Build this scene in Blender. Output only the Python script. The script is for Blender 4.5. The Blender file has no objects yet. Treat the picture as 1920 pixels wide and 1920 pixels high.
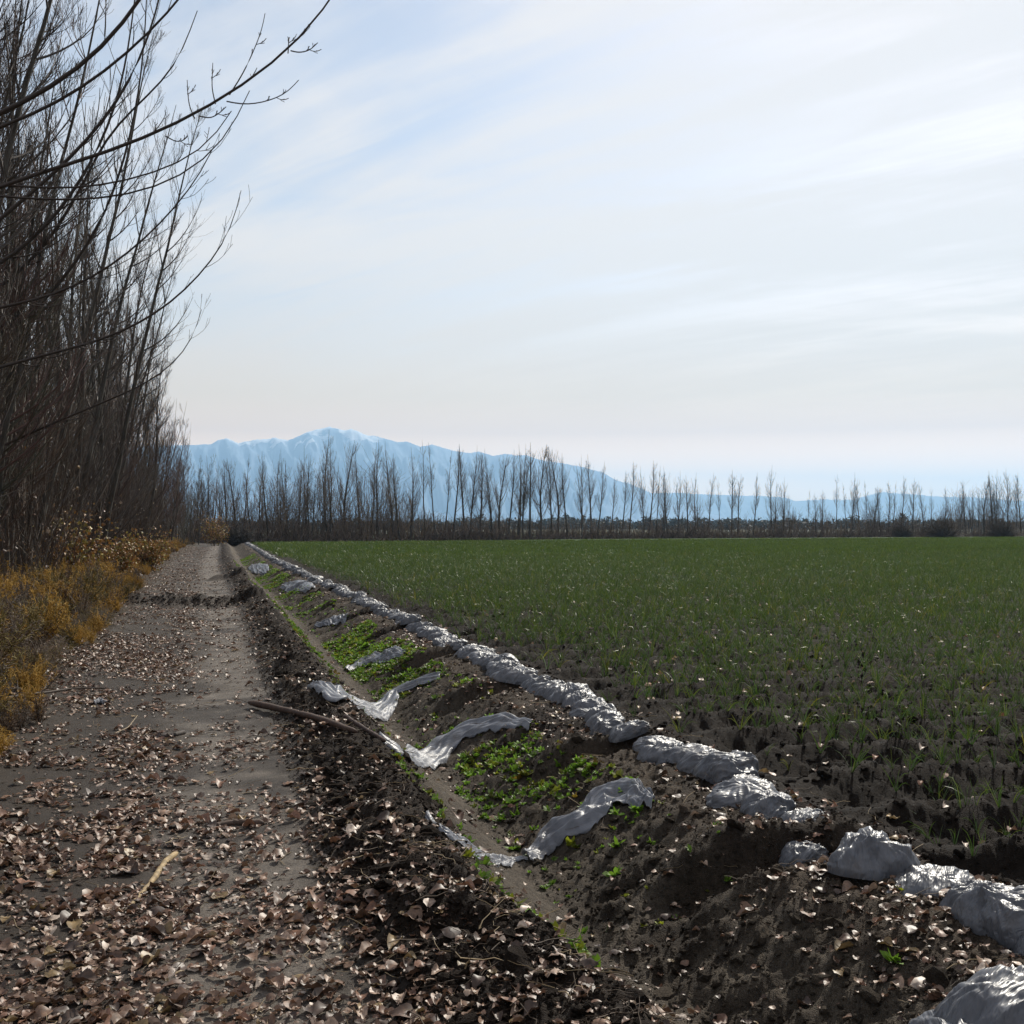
import bpy, math, random
import numpy as np
from mathutils import Vector
rng = np.random.default_rng(11)
random.seed(5)
scene = bpy.context.scene
COL = scene.collection

# ------------------------------------------------------------------ helpers
F_PX, CAM_H, HOR = 2200.0, 1.6, 988.0
YAW = math.radians(13.9)                    # camera turned right of the rows
PITCH = math.atan((HOR - 960) / F_PX)
CY, SY = math.cos(YAW), math.sin(YAW)

def build(name, V, faces, mats, parent=None, col=None, smooth=True, uv=None, loc=None, midx=None):
    """faces: list of int arrays (n,3) or (n,4)"""
    V = np.asarray(V, np.float32)
    me = bpy.data.meshes.new(name)
    faces = [np.asarray(f, np.int32) for f in faces if len(f)]
    me.vertices.add(len(V)); me.vertices.foreach_set('co', V.ravel())
    tot = [np.full(len(f), f.shape[1], np.int32) for f in faces]
    tot = np.concatenate(tot)
    loops = np.concatenate([f.ravel() for f in faces])
    start = np.concatenate([[0], np.cumsum(tot)[:-1]]).astype(np.int32)
    me.loops.add(len(loops)); me.loops.foreach_set('vertex_index', loops)
    me.polygons.add(len(tot)); me.polygons.foreach_set('loop_start', start)
    me.polygons.foreach_set('use_smooth', np.full(len(tot), smooth))
    if col is not None:
        a = me.attributes.new('col', 'FLOAT_COLOR', 'POINT')
        c = np.ones((len(V), 4), np.float32); c[:, :3] = col
        a.data.foreach_set('color', c.ravel())
    for m in (mats if isinstance(mats, (list, tuple)) else [mats]):
        me.materials.append(m)
    if midx is not None:
        me.polygons.foreach_set('material_index', np.asarray(midx, np.int32))
    me.update(calc_edges=True)
    o = bpy.data.objects.new(name, me); COL.objects.link(o)
    if parent is not None: o.parent = parent
    if loc is not None: o.location = loc
    return o

def tag(o, label=None, cat=None, group=None, kind=None):
    if label: o['label'] = label
    if cat: o['category'] = cat
    if group: o['group'] = group
    if kind: o['kind'] = kind
    return o

def empty(name, loc=(0, 0, 0), rz=0.0):
    o = bpy.data.objects.new(name, None); COL.objects.link(o)
    o.empty_display_size = .2
    o.location = loc; o.rotation_euler = (0, 0, rz)
    return o

def copy_tree(o, parent=None):
    c = o.copy(); COL.objects.link(c)
    if parent is not None: c.parent = parent
    for ch in list(o.children): copy_tree(ch, c)
    return c

def norm(v): return v / (np.linalg.norm(v, axis=-1, keepdims=True) + 1e-12)

def h2(x, y, s):
    x = x.astype(np.int64).astype(np.uint32); y = y.astype(np.int64).astype(np.uint32)
    h = x * np.uint32(374761393) + y * np.uint32(668265263) + np.uint32((s * 974711 + 12345) & 0xffffffff)
    h = (h ^ (h >> np.uint32(13))) * np.uint32(1274126177)
    h = (h ^ (h >> np.uint32(16))) * np.uint32(2246822519)
    return ((h ^ (h >> np.uint32(15))) & np.uint32(0xffffff)).astype(np.float64) / 16777215.0

def vn(x, y, s=0):
    xi = np.floor(x); yi = np.floor(y); fx = x - xi; fy = y - yi
    fx = fx * fx * (3 - 2 * fx); fy = fy * fy * (3 - 2 * fy)
    a = h2(xi, yi, s); b = h2(xi + 1, yi, s); c = h2(xi, yi + 1, s); d = h2(xi + 1, yi + 1, s)
    return (a * (1 - fx) + b * fx) * (1 - fy) + (c * (1 - fx) + d * fx) * fy

def fbm(x, y, s=0, o=4, g=.5):
    t = 0; a = 1; n = 0
    for i in range(o):
        t = t + a * (vn(x, y, s + i * 17) - .5) * 2; n += a
        x = x * 2.03 + 11.3; y = y * 2.03 + 5.7; a *= g
    return t / n

def worley(x, y, s=0):
    xi = np.floor(x); yi = np.floor(y); best = np.full(np.shape(x), 9.0)
    for i in (-1, 0, 1):
        for j in (-1, 0, 1):
            cx = xi + i; cy = yi + j
            d = (cx + h2(cx, cy, s) - x) ** 2 + (cy + h2(cx, cy, s + 7) - y) ** 2
            best = np.minimum(best, d)
    return np.sqrt(best)

def sstep(a, b, x):
    t = np.clip((x - a) / (b - a), 0, 1); return t * t * (3 - 2 * t)

# ------------------------------------------------------------------ the lie of the land
def bend(v): return .6 * sstep(8, 60, v) - .13 * (1 - sstep(3.2, 5.4, v))
PW = [-60, -12, -6, -3, -2.0, -1.4, -.7, 0, .42, .62, .84, 1.00, 1.13, 1.34, 1.56, 1.72, 1.88, 2.13, 2.38, 2.56, 2.72, 2.90, 3.12, 3.5, 4.4, 400]
PH = [.2, .22, .22, .16, .10, .03, -.01, -.035, 0, .07, .17, .16, .04, -.13, -.28, -.29, -.23, -.09, .05, .085, .09, .12, .05, .0, .0, .0]
CUTS = [3.05, 5.05, 7.75, 10.9, 13.9, 17.2, 20.6, 24.0, 28, 32, 36.5, 41]
def rowco(u, v):
    w = u + bend(v)
    near = sstep(.3, .8, np.abs(w - .0)) * (np.abs(w) < 6)
    return w + near * (.09 * fbm(v * .55, u * .3, 3, 2) + .05 * fbm(v * 2.1, u * 1.5, 4, 2))

def height(u, v):
    u = np.asarray(u, float); v = np.asarray(v, float)
    w = rowco(u, v)
    d = np.hypot(u, v)
    h = np.interp(w, PW, PH)
    f1 = 1 - sstep(60, 160, d)
    f2 = 1 - sstep(40, 110, d)
    berm = np.exp(-((w - .86) / .26) ** 2)
    h = h + berm * .11 * fbm(u * 1.3, v * 1.3, 21, 3)
    bank = sstep(1.1, 1.4, w) * (1 - sstep(3.1, 3.5, w))
    # the cuts that lead water from the ditch to the beds
    for i, c in enumerate(CUTS):
        vc = c + .10 * np.sin(w * 3 + i) - .07 * (w - 2)
        prof = np.exp(-(np.abs(v - vc) / .15) ** 3)
        h = h - .19 * prof * sstep(1.85, 2.25, w) * (1 - sstep(3.4, 3.8, w))
        h = h + .05 * np.exp(-((v - vc - .27) / .12) ** 2) * sstep(2.0, 2.3, w) * (1 - sstep(3.0, 3.3, w))
    # beds of the field, running square to the ditch
    fld = sstep(3.2, 3.7, w)
    h = h + fld * f1 * ((.055 + .04 * (1 - sstep(6, 14, d))) * np.cos(2 * np.pi * (v + .08 * fbm(u * .7, v * .2, 31, 2)) / .82)) * (1 - .5 * sstep(5, 9, w))
    # bund and ruts across the path
    pth = (1 - sstep(.9, 1.25, w)) * sstep(-2.2, -1.5, w)
    h = h + pth * ((.15 + .10 * fbm(u * 1.6, v * 1.6, 33, 3)) * np.exp(-np.abs((v - 25.6 - .05 * u + .3 * fbm(u * 1.4, v * .1, 34, 3)) / .27) ** 3) - .08 * np.exp(-((v - 24.8) / .45) ** 2))
    h = h + pth * .16 * np.exp(-((v - 37) / .35) ** 4) * sstep(-.3, .1, w + .2 * np.sin(v * 3))
    # roughness
    rough = .22 + 1.0 * np.exp(-((w - .85) / .36) ** 4) + .75 * bank + .95 * fld + .6 * (1 - sstep(-1.8, -1.2, w))
    rough = rough - .35 * np.exp(-((w - 1.42) / .22) ** 4) + 1.2 * pth * np.exp(-((v - 25.5) / .6) ** 4)
    big = worley(u * 5.5, v * 5.5, 51)
    sml = worley(u * 15, v * 15, 61)
    h = h + f1 * rough * (.035 * fbm(u * 3.1, v * 3.1, 41, 3))
    rg = 1 - np.abs(fbm(u * 6.5 + .2 * big, v * 6.5, 75, 4, .62)) * 2.2
    h = h + f2 * np.maximum(rough - .2, 0) * (.035 * (.55 - big) + .020 * (.5 - sml) + .034 * (rg - .5) + .030 * fbm(u * 11, v * 11, 77, 4, .7))
    h = h + f2 * (.10 + .35 * rough) * (.010 * fbm(u * 22, v * 22, 71, 2))
    # drag marks on the path and washed flutes down the ditch bank
    h = h + f2 * np.exp(-(w / .6) ** 4) * .008 * fbm(u * 2.0, v * 13, 81, 3)
    h = h + f2 * sstep(1.6, 1.75, w) * (1 - sstep(2.2, 2.4, w)) * .045 * fbm(u * 2.2 + v * 1.2, v * 11 - u * 2.5, 91, 3)
    return np.where(d > 300, -.02 + 0 * h, h)

def cam_ray(px, py):
    x = (px - 960) / F_PX; z = (960 - py) / F_PX
    y2 = math.cos(PITCH) - z * math.sin(PITCH); z2 = math.sin(PITCH) + z * math.cos(PITCH)
    return np.array([x * CY + y2 * SY, -x * SY + y2 * CY, z2])

def at(px, py, dist):
    """point of the world seen at a pixel, dist metres in front of the camera"""
    r = cam_ray(px, py); return np.array([0, 0, CAM_H]) + r * dist

def on_ground(px, py, up=0.0):
    r = cam_ray(px, py)
    t = np.linspace(2.0, 60, 6000); P = np.outer(t, r) + np.array([0, 0, CAM_H])
    g = P[:, 2] - height(P[:, 0], P[:, 1]) - up
    i = np.argmax(g < 0) if (g < 0).any() else -1
    return P[i]

# ------------------------------------------------------------------ materials
def principled(name):
    m = bpy.data.materials.new(name); m.use_nodes = True
    nt = m.node_tree; nt.nodes.clear()
    out = nt.nodes.new('ShaderNodeOutputMaterial'); b = nt.nodes.new('ShaderNodeBsdfPrincipled')
    nt.links.new(b.outputs[0], out.inputs['Surface'])
    return m, nt, b, out

def noise(nt, scale, detail=3, rough=.6, vec=None, mapping=None):
    n = nt.nodes.new('ShaderNodeTexNoise')
    n.inputs['Scale'].default_value = scale; n.inputs['Detail'].default_value = detail
    n.inputs['Roughness'].default_value = rough
    tc = nt.nodes.new('ShaderNodeTexCoord')
    src = tc.outputs['Object']
    if mapping:
        mp = nt.nodes.new('ShaderNodeMapping'); mp.inputs['Scale'].default_value = mapping
        nt.links.new(src, mp.inputs['Vector']); src = mp.outputs[0]
    nt.links.new(src, n.inputs['Vector'])
    return n.outputs['Fac']

def ramp(nt, fac, stops):
    r = nt.nodes.new('ShaderNodeValToRGB'); e = r.color_ramp.elements
    e[0].position, e[0].color = stops[0][0], (*stops[0][1], 1)
    e[1].position, e[1].color = stops[-1][0], (*stops[-1][1], 1)
    for p, c in stops[1:-1]:
        k = e.new(p); k.color = (*c, 1)
    nt.links.new(fac, r.inputs[0]); return r.outputs[0]

def mult(nt, a, b):
    m = nt.nodes.new('ShaderNodeMix'); m.data_type = 'RGBA'; m.blend_type = 'MULTIPLY'
    m.inputs[0].default_value = 1
    for s, v in ((6, a), (7, b)):
        if hasattr(v, 'links') or not isinstance(v, tuple): nt.links.new(v, m.inputs[s])
        else: m.inputs[s].default_value = (*v, 1)
    return m.outputs[2]

def attr_col(nt):
    a = nt.nodes.new('ShaderNodeAttribute'); a.attribute_name = 'col'; return a.outputs['Color']

def bump(nt, b, fac, strength, dist):
    n = nt.nodes.new('ShaderNodeBump'); n.inputs['Strength'].default_value = strength
    n.inputs['Distance'].default_value = dist
    nt.links.new(fac, n.inputs['Height']); nt.links.new(n.outputs[0], b.inputs['Normal'])

def mat_attr(name, rough=.6, spec=.4, trans=0.0, var=None):
    m, nt, b, out = principled(name)
    c = attr_col(nt)
    if var: c = mult(nt, c, ramp(nt, noise(nt, var), [(.3, (.55, .55, .55)), (.7, (1.35, 1.35, 1.35))]))
    nt.links.new(c, b.inputs['Base Color'])
    b.inputs['Roughness'].default_value = rough; b.inputs['Specular IOR Level'].default_value = spec
    if trans:
        t = nt.nodes.new('ShaderNodeBsdfTranslucent'); nt.links.new(c, t.inputs['Color'])
        mx = nt.nodes.new('ShaderNodeMixShader'); mx.inputs[0].default_value = trans
        nt.links.new(b.outputs[0], mx.inputs[1]); nt.links.new(t.outputs[0], mx.inputs[2])
        nt.links.new(mx.outputs[0], out.inputs['Surface'])
    return m

def mat_soil(name, rough, spec, bstr, scale=(70, 240)):
    m, nt, b, out = principled(name)
    c = attr_col(nt)
    c = mult(nt, c, ramp(nt, noise(nt, scale[0], 4, .7), [(.3, (.5, .5, .5)), (.7, (1.4, 1.38, 1.35))]))
    c = mult(nt, c, ramp(nt, noise(nt, 6, 3, .6), [(.3, (.75, .75, .75)), (.7, (1.2, 1.2, 1.2))]))
    nt.links.new(c, b.inputs['Base Color'])
    b.inputs['Roughness'].default_value = rough; b.inputs['Specular IOR Level'].default_value = spec
    ad = nt.nodes.new('ShaderNodeMath'); ad.operation = 'ADD'
    nt.links.new(noise(nt, scale[0], 4, .7), ad.inputs[0]); nt.links.new(noise(nt, scale[1], 2, .6), ad.inputs[1])
    bump(nt, b, ad.outputs[0], bstr, .02)
    return m

M_GROUND = mat_soil('verge_soil', .9, .15, .6)
M_PATH = mat_soil('packed_silt', .74, .2, .75)
M_DITCH = mat_soil('ditch_soil', .88, .12, 1.0, (38, 150))
M_FIELD = mat_soil('field_soil', .9, .12, 1.0, (38, 150))
M_CLOD = mat_soil('clod_soil', .95, .08, 1.0, (60, 260))
M_LEAF = mat_attr('dead_leaf', .5, .45, .12, 60)
M_CROP = mat_attr('onion_leaf', .45, .45, .25)
M_WEED = mat_attr('weed_leaf', .55, .25, .4)
M_STRAW = mat_attr('dry_stem', .7, .25, .2)
M_TWIG = mat_attr('twig_bark', .65, .3)
M_WOOD = mat_attr('dead_wood', .75, .25, 0, 25)

def mat_bark():
    m, nt, b, out = principled('poplar_bark')
    f = noise(nt, 5, 5, .7, mapping=(1, 1, .18))
    nt.links.new(ramp(nt, f, [(.3, (.030, .025, .020)), (.55, (.075, .066, .055)), (.75, (.16, .15, .13))]), b.inputs['Base Color'])
    b.inputs['Roughness'].default_value = .8; b.inputs['Specular IOR Level'].default_value = .2
    bump(nt, b, noise(nt, 22, 4, .7, mapping=(1, 1, .15)), .7, .03)
    return m
M_BARK = mat_bark()

def mat_plastic(name='grey_plastic', thin=0.0, k=1.0):
    m, nt, b, out = principled(name)
    f = noise(nt, 9, 4, .6)
    pc = ramp(nt, f, [(.3, (.070 * k, .074 * k, .086 * k)), (.5, (.105 * k, .110 * k, .126 * k)), (.72, (.15 * k, .157 * k, .175 * k))])
    dm = nt.nodes.new('ShaderNodeMapRange'); dm.inputs[1].default_value = .52; dm.inputs[2].default_value = .72; dm.inputs[4].default_value = .75
    nt.links.new(noise(nt, 7, 5, .7), dm.inputs[0])
    dx = nt.nodes.new('ShaderNodeMix'); dx.data_type = 'RGBA'; nt.links.new(dm.outputs[0], dx.inputs[0]); nt.links.new(pc, dx.inputs[6]); dx.inputs[7].default_value = (.075, .060, .046, 1)
    nt.links.new(dx.outputs[2], b.inputs['Base Color'])
    b.inputs['Specular IOR Level'].default_value = .5
    rr = nt.nodes.new('ShaderNodeMapRange'); rr.inputs[3].default_value = .27; rr.inputs[4].default_value = .50
    nt.links.new(noise(nt, 30, 3), rr.inputs[0]); nt.links.new(rr.outputs[0], b.inputs['Roughness'])
    w = nt.nodes.new('ShaderNodeTexNoise'); w.inputs['Scale'].default_value = 12; w.inputs['Detail'].default_value = 2
    w.inputs['Distortion'].default_value = 1.2; w.inputs['Roughness'].default_value = .55
    tc = nt.nodes.new('ShaderNodeTexCoord'); mp = nt.nodes.new('ShaderNodeMapping')
    mp.inputs['Scale'].default_value = (.35, 3.2, .9)
    nt.links.new(tc.outputs['Object'], mp.inputs[0]); nt.links.new(mp.outputs[0], w.inputs['Vector'])
    bump(nt, b, w.outputs['Fac'], .45, .03)
    t = nt.nodes.new('ShaderNodeBsdfTranslucent'); t.inputs['Color'].default_value = (.30, .32, .36, 1)
    mx = nt.nodes.new('ShaderNodeMixShader'); mx.inputs[0].default_value = .15
    nt.links.new(b.outputs[0], mx.inputs[1]); nt.links.new(t.outputs[0], mx.inputs[2])
    if thin:
        tp = nt.nodes.new('ShaderNodeBsdfTransparent'); m3 = nt.nodes.new('ShaderNodeMixShader'); m3.inputs[0].default_value = thin
        nt.links.new(mx.outputs[0], m3.inputs[1]); nt.links.new(tp.outputs[0], m3.inputs[2]); mx = m3
    nt.links.new(mx.outputs[0], out.inputs['Surface'])
    return m
M_PLASTIC = mat_plastic('grey_plastic', 0, 1.05)
M_FILM = mat_plastic('thin_grey_film', .28, 1.9)

# ------------------------------------------------------------------ ground: one polar sheet cut along the edges of path, ditch and field
def ground_colour(u, v):
    w = rowco(u, v); d = np.hypot(u, v)
    n1 = fbm(u * .9, v * .9, 101, 4); n2 = fbm(u * 3.3, v * 3.3, 111, 3); n3 = fbm(u * 2.5, v * 7, 121, 3)
    c = np.zeros((len(u), 3))
    def lay(k, rgb):
        k = np.clip(k, 0, 1)[:, None]; c[:] = c * (1 - k) + np.array(rgb) * k
    c[:] = (.042, .031, .021)
    lay(sstep(-1.7, -1.0, w + .3 * n1), (.036, .027, .0205))
    lay(sstep(-.50, -.05, w + .45 * n1 + .15 * n2) * (1 - sstep(.28, .52, w + .16 * n2)), (.142, .122, .104))
    lay(sstep(.05, .5, n1 + .4 * n3) * sstep(-.9, -.4, w) * (1 - sstep(.3, .6, w)), (.048, .039, .033))
    lay(np.exp(-((v - 25.4) / .55) ** 4) * (w > -2.6) * .9, (.042, .031, .024))
    lay(np.exp(-((v - 36.9) / .6) ** 4) * sstep(-.5, 0, w) * .9, (.042, .031, .024))
    lay(sstep(.38, .56, w + .16 * n2), (.027, .020, .0155))
    lay(np.exp(-((w - 1.46 + .06 * n2) / .29) ** 4) * (.8 + .4 * n1), (.112, .094, .075))
    lay(sstep(1.64, 1.78, w) * (1 - sstep(2.2, 2.4, w)) * .9, (.088, .073, .057))
    lay(sstep(1.64, 1.78, w) * (1 - sstep(2.2, 2.4, w)) * sstep(-.1, .35, fbm(u * 2.2 + v * 1.2, v * 11 - u * 2.5, 131, 3)), (.036, .028, .021))
    lay(sstep(2.2, 2.4, w) * (1 - sstep(2.9, 3.2, w)) * sstep(-.25, .35, n1 + .3 * n2), (.074, .058, .044))
    lay(sstep(3.0, 3.3, w), (.018, .0135, .0105))
    lay(sstep(3.5, 5, w) * sstep(14, 60, d), (.034, .066, .014))
    lay(sstep(200, 320, d), (.065, .070, .038))
    return c

def make_ground():
    a0, a1 = -19.0, 47.0
    ang = np.concatenate([np.arange(a0, a1, .058), np.arange(a1, 360 + a0, 3.2)])
    rad = np.concatenate([[.4, 1.0, 1.8, 2.6, 3.4, 4.1], 4.6 * np.exp(np.arange(0, math.log(150 / 4.6), .0042)),
                          [160, 180, 200, 230, 280, 340, 500, 900, 1800, 4000, 9000, 22000]])
    A, R = np.meshgrid(np.radians(ang), rad)
    OX, OY = -.3, -2.5
    U = (OX + R * np.sin(A)).ravel(); Vv = (OY + R * np.cos(A)).ravel()
    Z = height(U, Vv)
    nR, nA = R.shape
    idx = np.arange(nR * nA).reshape(nR, nA)
    nxt = np.roll(idx, -1, axis=1)
    Q = np.stack([idx[:-1], idx[1:], nxt[1:], nxt[:-1]], -1).reshape(-1, 4)
    V3 = np.stack([U, Vv, Z], 1); C = ground_colour(U, Vv)
    ctr = V3[Q].mean(1); wq = ctr[:, 0] + bend(ctr[:, 1]); vq = ctr[:, 1]; uq = ctr[:, 0]
    inside = (vq > -40) & (vq < 118)
    field_far = 118 + .30 * (uq) * 1.0
    z_path = inside & (wq > -1.55) & (wq <= .58)
    z_ditch = inside & (wq > .58) & (wq <= 3.28)
    z_field = (vq > -40) & (vq < np.minimum(field_far, 245)) & (wq > 3.28) & (uq < 260)
    rest = ~(z_path | z_ditch | z_field)
    centre = np.array([[OX, OY, float(height(np.array([OX]), np.array([OY]))[0])]])
    for nm, z, m in (('ground', rest, M_GROUND), ('path', z_path, M_PATH), ('ditch', z_ditch, M_DITCH), ('field', z_field, M_FIELD)):
        q = Q[z]; used = np.unique(q); remap = np.full(len(V3), -1); remap[used] = np.arange(len(used))
        vv, cc, ff = V3[used], C[used], [remap[q]]
        if nm == 'path':                     # close the little hole under the pole of the sheet
            ring = idx[0]; base = len(vv)
            vv = np.vstack([vv, V3[ring], centre]); cc = np.vstack([cc, C[ring], C[ring][:1]])
            k = np.arange(nA)
            ff.append(np.stack([base + k, base + (k + 1) % nA, np.full(nA, base + nA)], 1))
        o = build(nm, vv, ff, m, col=cc); o['kind'] = 'structure'
make_ground()

# ------------------------------------------------------------------ scatter: one stuff object out of many small templates
def scatter(name, templates, pos, rot, scl, mat, cols, pick=None, tilt=None, zscale=None, smooth=True):
    """templates: list of (V, F, shade) ; rot = heading ; tilt = (n,2) lean x,y"""
    n = len(pos); pick = rng.integers(0, len(templates), n) if pick is None else pick
    VV, FF3, FF4, CC = [], [], [], []; base = 0
    for k, (tv, tf, sh) in enumerate(templates):
        m = np.where(pick == k)[0]
        if not len(m): continue
        c, s = np.cos(rot[m])[:, None], np.sin(rot[m])[:, None]
        sc = np.asarray(scl)[m][:, None]
        x = tv[None, :, 0] * sc; y = tv[None, :, 1] * sc; z = tv[None, :, 2] * sc
        if zscale is not None: z = z * zscale[m][:, None]
        if tilt is not None:
            tx, ty = tilt[m, 0][:, None], tilt[m, 1][:, None]
            y, z = y * np.cos(tx) - z * np.sin(tx), y * np.sin(tx) + z * np.cos(tx)
            x, z = x * np.cos(ty) + z * np.sin(ty), -x * np.sin(ty) + z * np.cos(ty)
        X = x * c - y * s + pos[m, 0][:, None]; Y = x * s + y * c + pos[m, 1][:, None]; Z = z + pos[m, 2][:, None]
        nv = len(tv)
        VV.append(np.stack([X, Y, Z], -1).reshape(-1, 3))
        CC.append((cols[m][:, None, :] * sh[None]).reshape(-1, 3))
        off = (base + np.arange(len(m)) * nv)[:, None, None]
        for f in tf:
            g = (np.asarray(f)[None] + off).reshape(-1, np.asarray(f).shape[1])
            (FF3 if g.shape[1] == 3 else FF4).append(g)
        base += nv * len(m)
    faces = ([np.concatenate(FF3)] if FF3 else []) + ([np.concatenate(FF4)] if FF4 else [])
    o = build(name, np.concatenate(VV), faces, mat, col=np.concatenate(CC), smooth=smooth)
    o['kind'] = 'stuff'
    return o

def tubes(P, R, S):
    """P (N,K,3) polylines, R (N,K) radii -> verts, quads"""
    N, K, _ = P.shape
    T = np.gradient(P, axis=1); T = norm(T)
    ref = np.where(np.abs(T[..., 2:3]) > .9, np.array([1., 0, 0]), np.array([0, 0, 1.]))
    A = norm(np.cross(T, ref)); B = np.cross(T, A)
    th = np.arange(S) * 2 * np.pi / S
    ring = A[:, :, None, :] * np.cos(th)[None, None, :, None] + B[:, :, None, :] * np.sin(th)[None, None, :, None]
    V = (P[:, :, None, :] + ring * R[:, :, None, None]).reshape(-1, 3)
    i = np.arange(N * K * S).reshape(N, K, S); j = np.roll(i, -1, axis=2)
    Q = np.stack([i[:, :-1], j[:, :-1], j[:, 1:], i[:, 1:]], -1).reshape(-1, 4)
    return V, Q

class Geo:
    def __init__(s): s.V, s.Q, s.C, s.n = [], [], [], 0
    def add(s, V, Q, c=(1, 1, 1)):
        s.V.append(V); s.Q.append(Q + s.n); s.n += len(V)
        c = np.asarray(c, float); s.C.append(np.broadcast_to(c, (len(V), 3)) if c.ndim == 1 else c)
    def tube(s, P, R, S=5, c=(1, 1, 1)):
        P = np.asarray(P, float); R = np.asarray(R, float)
        if P.ndim == 2: P, R = P[None], R[None]
        V, Q = tubes(P, R, S); s.add(V, Q, c)
    def arrays(s): return np.concatenate(s.V), [np.concatenate(s.Q)], np.concatenate(s.C)
    def build(s, name, mat, parent=None, loc=None):
        V, F, C = s.arrays(); return build(name, V, F, mat, parent, C, loc=loc)

def sample_band(n, v0, v1, w0, w1, power=1.0):
    """points thinning out with distance (density ~ v^-power)"""
    t = rng.random(n)
    if abs(power - 1) < 1e-6: v = v0 * (v1 / v0) ** t
    else: v = (v0 ** (1 - power) + t * (v1 ** (1 - power) - v0 ** (1 - power))) ** (1 / (1 - power))
    w = w0 + (w1 - w0) * rng.random(n)
    return w - bend(v), v

# --- dead leaves
def leaf_template(seed):
    r = np.random.default_rng(seed)
    nu, nv = 5, 7
    t = np.linspace(0, 1, nv); half = np.interp(t, [0, .1, .3, .5, .7, .86, 1], [.12, .36, .47, .45, .33, .17, .01]) * r.uniform(.75, 1.1)
    s = np.linspace(-1, 1, nu)
    X = s[None] * half[:, None]; Y = np.repeat((t - .45)[:, None], nu, 1)
    curl = r.uniform(.1, 1.0) * r.choice([1, 1, -1]); bendy = r.uniform(-.8, .9); tw = r.uniform(-.6, .6)
    Z = curl * X ** 2 * 1.6 + bendy * (Y ** 2) * .8 + tw * X * Y * 1.5 + .05 * r.standard_normal(X.shape)
    X = X * (1 - .22 * abs(curl)); Z -= Z.min() * .8
    V = np.stack([X, Y, Z], -1).reshape(-1, 3)
    i = np.arange(nu * nv).reshape(nv, nu)
    Q = np.stack([i[:-1, :-1], i[:-1, 1:], i[1:, 1:], i[1:, :-1]], -1).reshape(-1, 4)
    sh = np.ones((len(V), 3)); sh *= (.85 + .3 * r.random((len(V), 1)))
    st = np.array([[[0, -.45, .02], [.02, -.7, .06], [.06, -.95, .05]]])
    tv, tq = tubes(st, np.full((1, 3), .013), 3)
    Q = np.concatenate([Q, tq + len(V)]); V = np.concatenate([V, tv]); sh = np.concatenate([sh, np.full((len(tv), 3), .8)])
    return V, [Q], sh
LEAVES = [leaf_template(s) for s in range(16)]

def dead_leaves():
    u, v = sample_band(210000, 2.6, 95, -3.2, 3.3, 1.0)
    w = u + bend(v)
    patch = fbm(u * .8, v * .8, 201, 3); fine = fbm(u * 3, v * 3, 202, 2)
    lit = np.interp(w, [-3.2, -2.0, -1.3, -.55, -.1, .35, .55, 1.0, 1.15, 1.5, 1.7, 2.1, 2.3, 2.8, 3.1],
                    [.25, .85, 1.15, 1.05, .26, .26, .30, .22, .10, .10, .06, .08, .26, .34, .2])
    near = 1 - sstep(4.5, 8.5, v)
    lit = np.where((w > -.6) & (w < .6), lit + near * .38, lit)
    dens = lit * np.clip(.62 + 1.1 * patch + .9 * fine, .02, 1.5)
    keep = rng.random(len(u)) < dens * .80
    u, v = u[keep], v[keep]; n = len(u)
    z = height(u, v)
    size = np.clip(rng.lognormal(math.log(.031), .48, n), .011, .09)
    base = np.array([[.20, .120, .078], [.13, .074, .048], [.065, .038, .026], [.32, .225, .165], [.20, .105, .066], [.22, .15, .07], [.46, .37, .30]])
    c = base[rng.choice(7, n, p=[.25, .24, .22, .10, .12, .04, .03])] * rng.uniform(.75, 1.15, (n, 1))
    o = scatter('dead_leaves', LEAVES, np.stack([u, v, z + .006], 1), rng.uniform(0, 6.28, n), size, M_LEAF, c,
                tilt=rng.normal(0, .17, (n, 2)))
    tag(o, 'pale brown fallen leaves littering the path, verge and ditch banks', 'leaves')
    # a few blown over the beds
    u, v = sample_band(5500, 4, 60, 3.3, 40, .6)
    keep = u < .85 * v; u, v = u[keep], v[keep]; n = len(u)
    c = base[rng.integers(0, 7, n)] * rng.uniform(1.0, 1.8, (n, 1))
    o = scatter('blown_leaves', LEAVES, np.stack([u, v, height(u, v) + .02], 1), rng.uniform(0, 6.28, n), rng.uniform(.03, .075, n), M_LEAF, c,
                tilt=rng.normal(0, .4, (n, 2)))
    tag(o, 'scattered pale leaves blown among the crop plants of the field', 'leaves')
dead_leaves()

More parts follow.
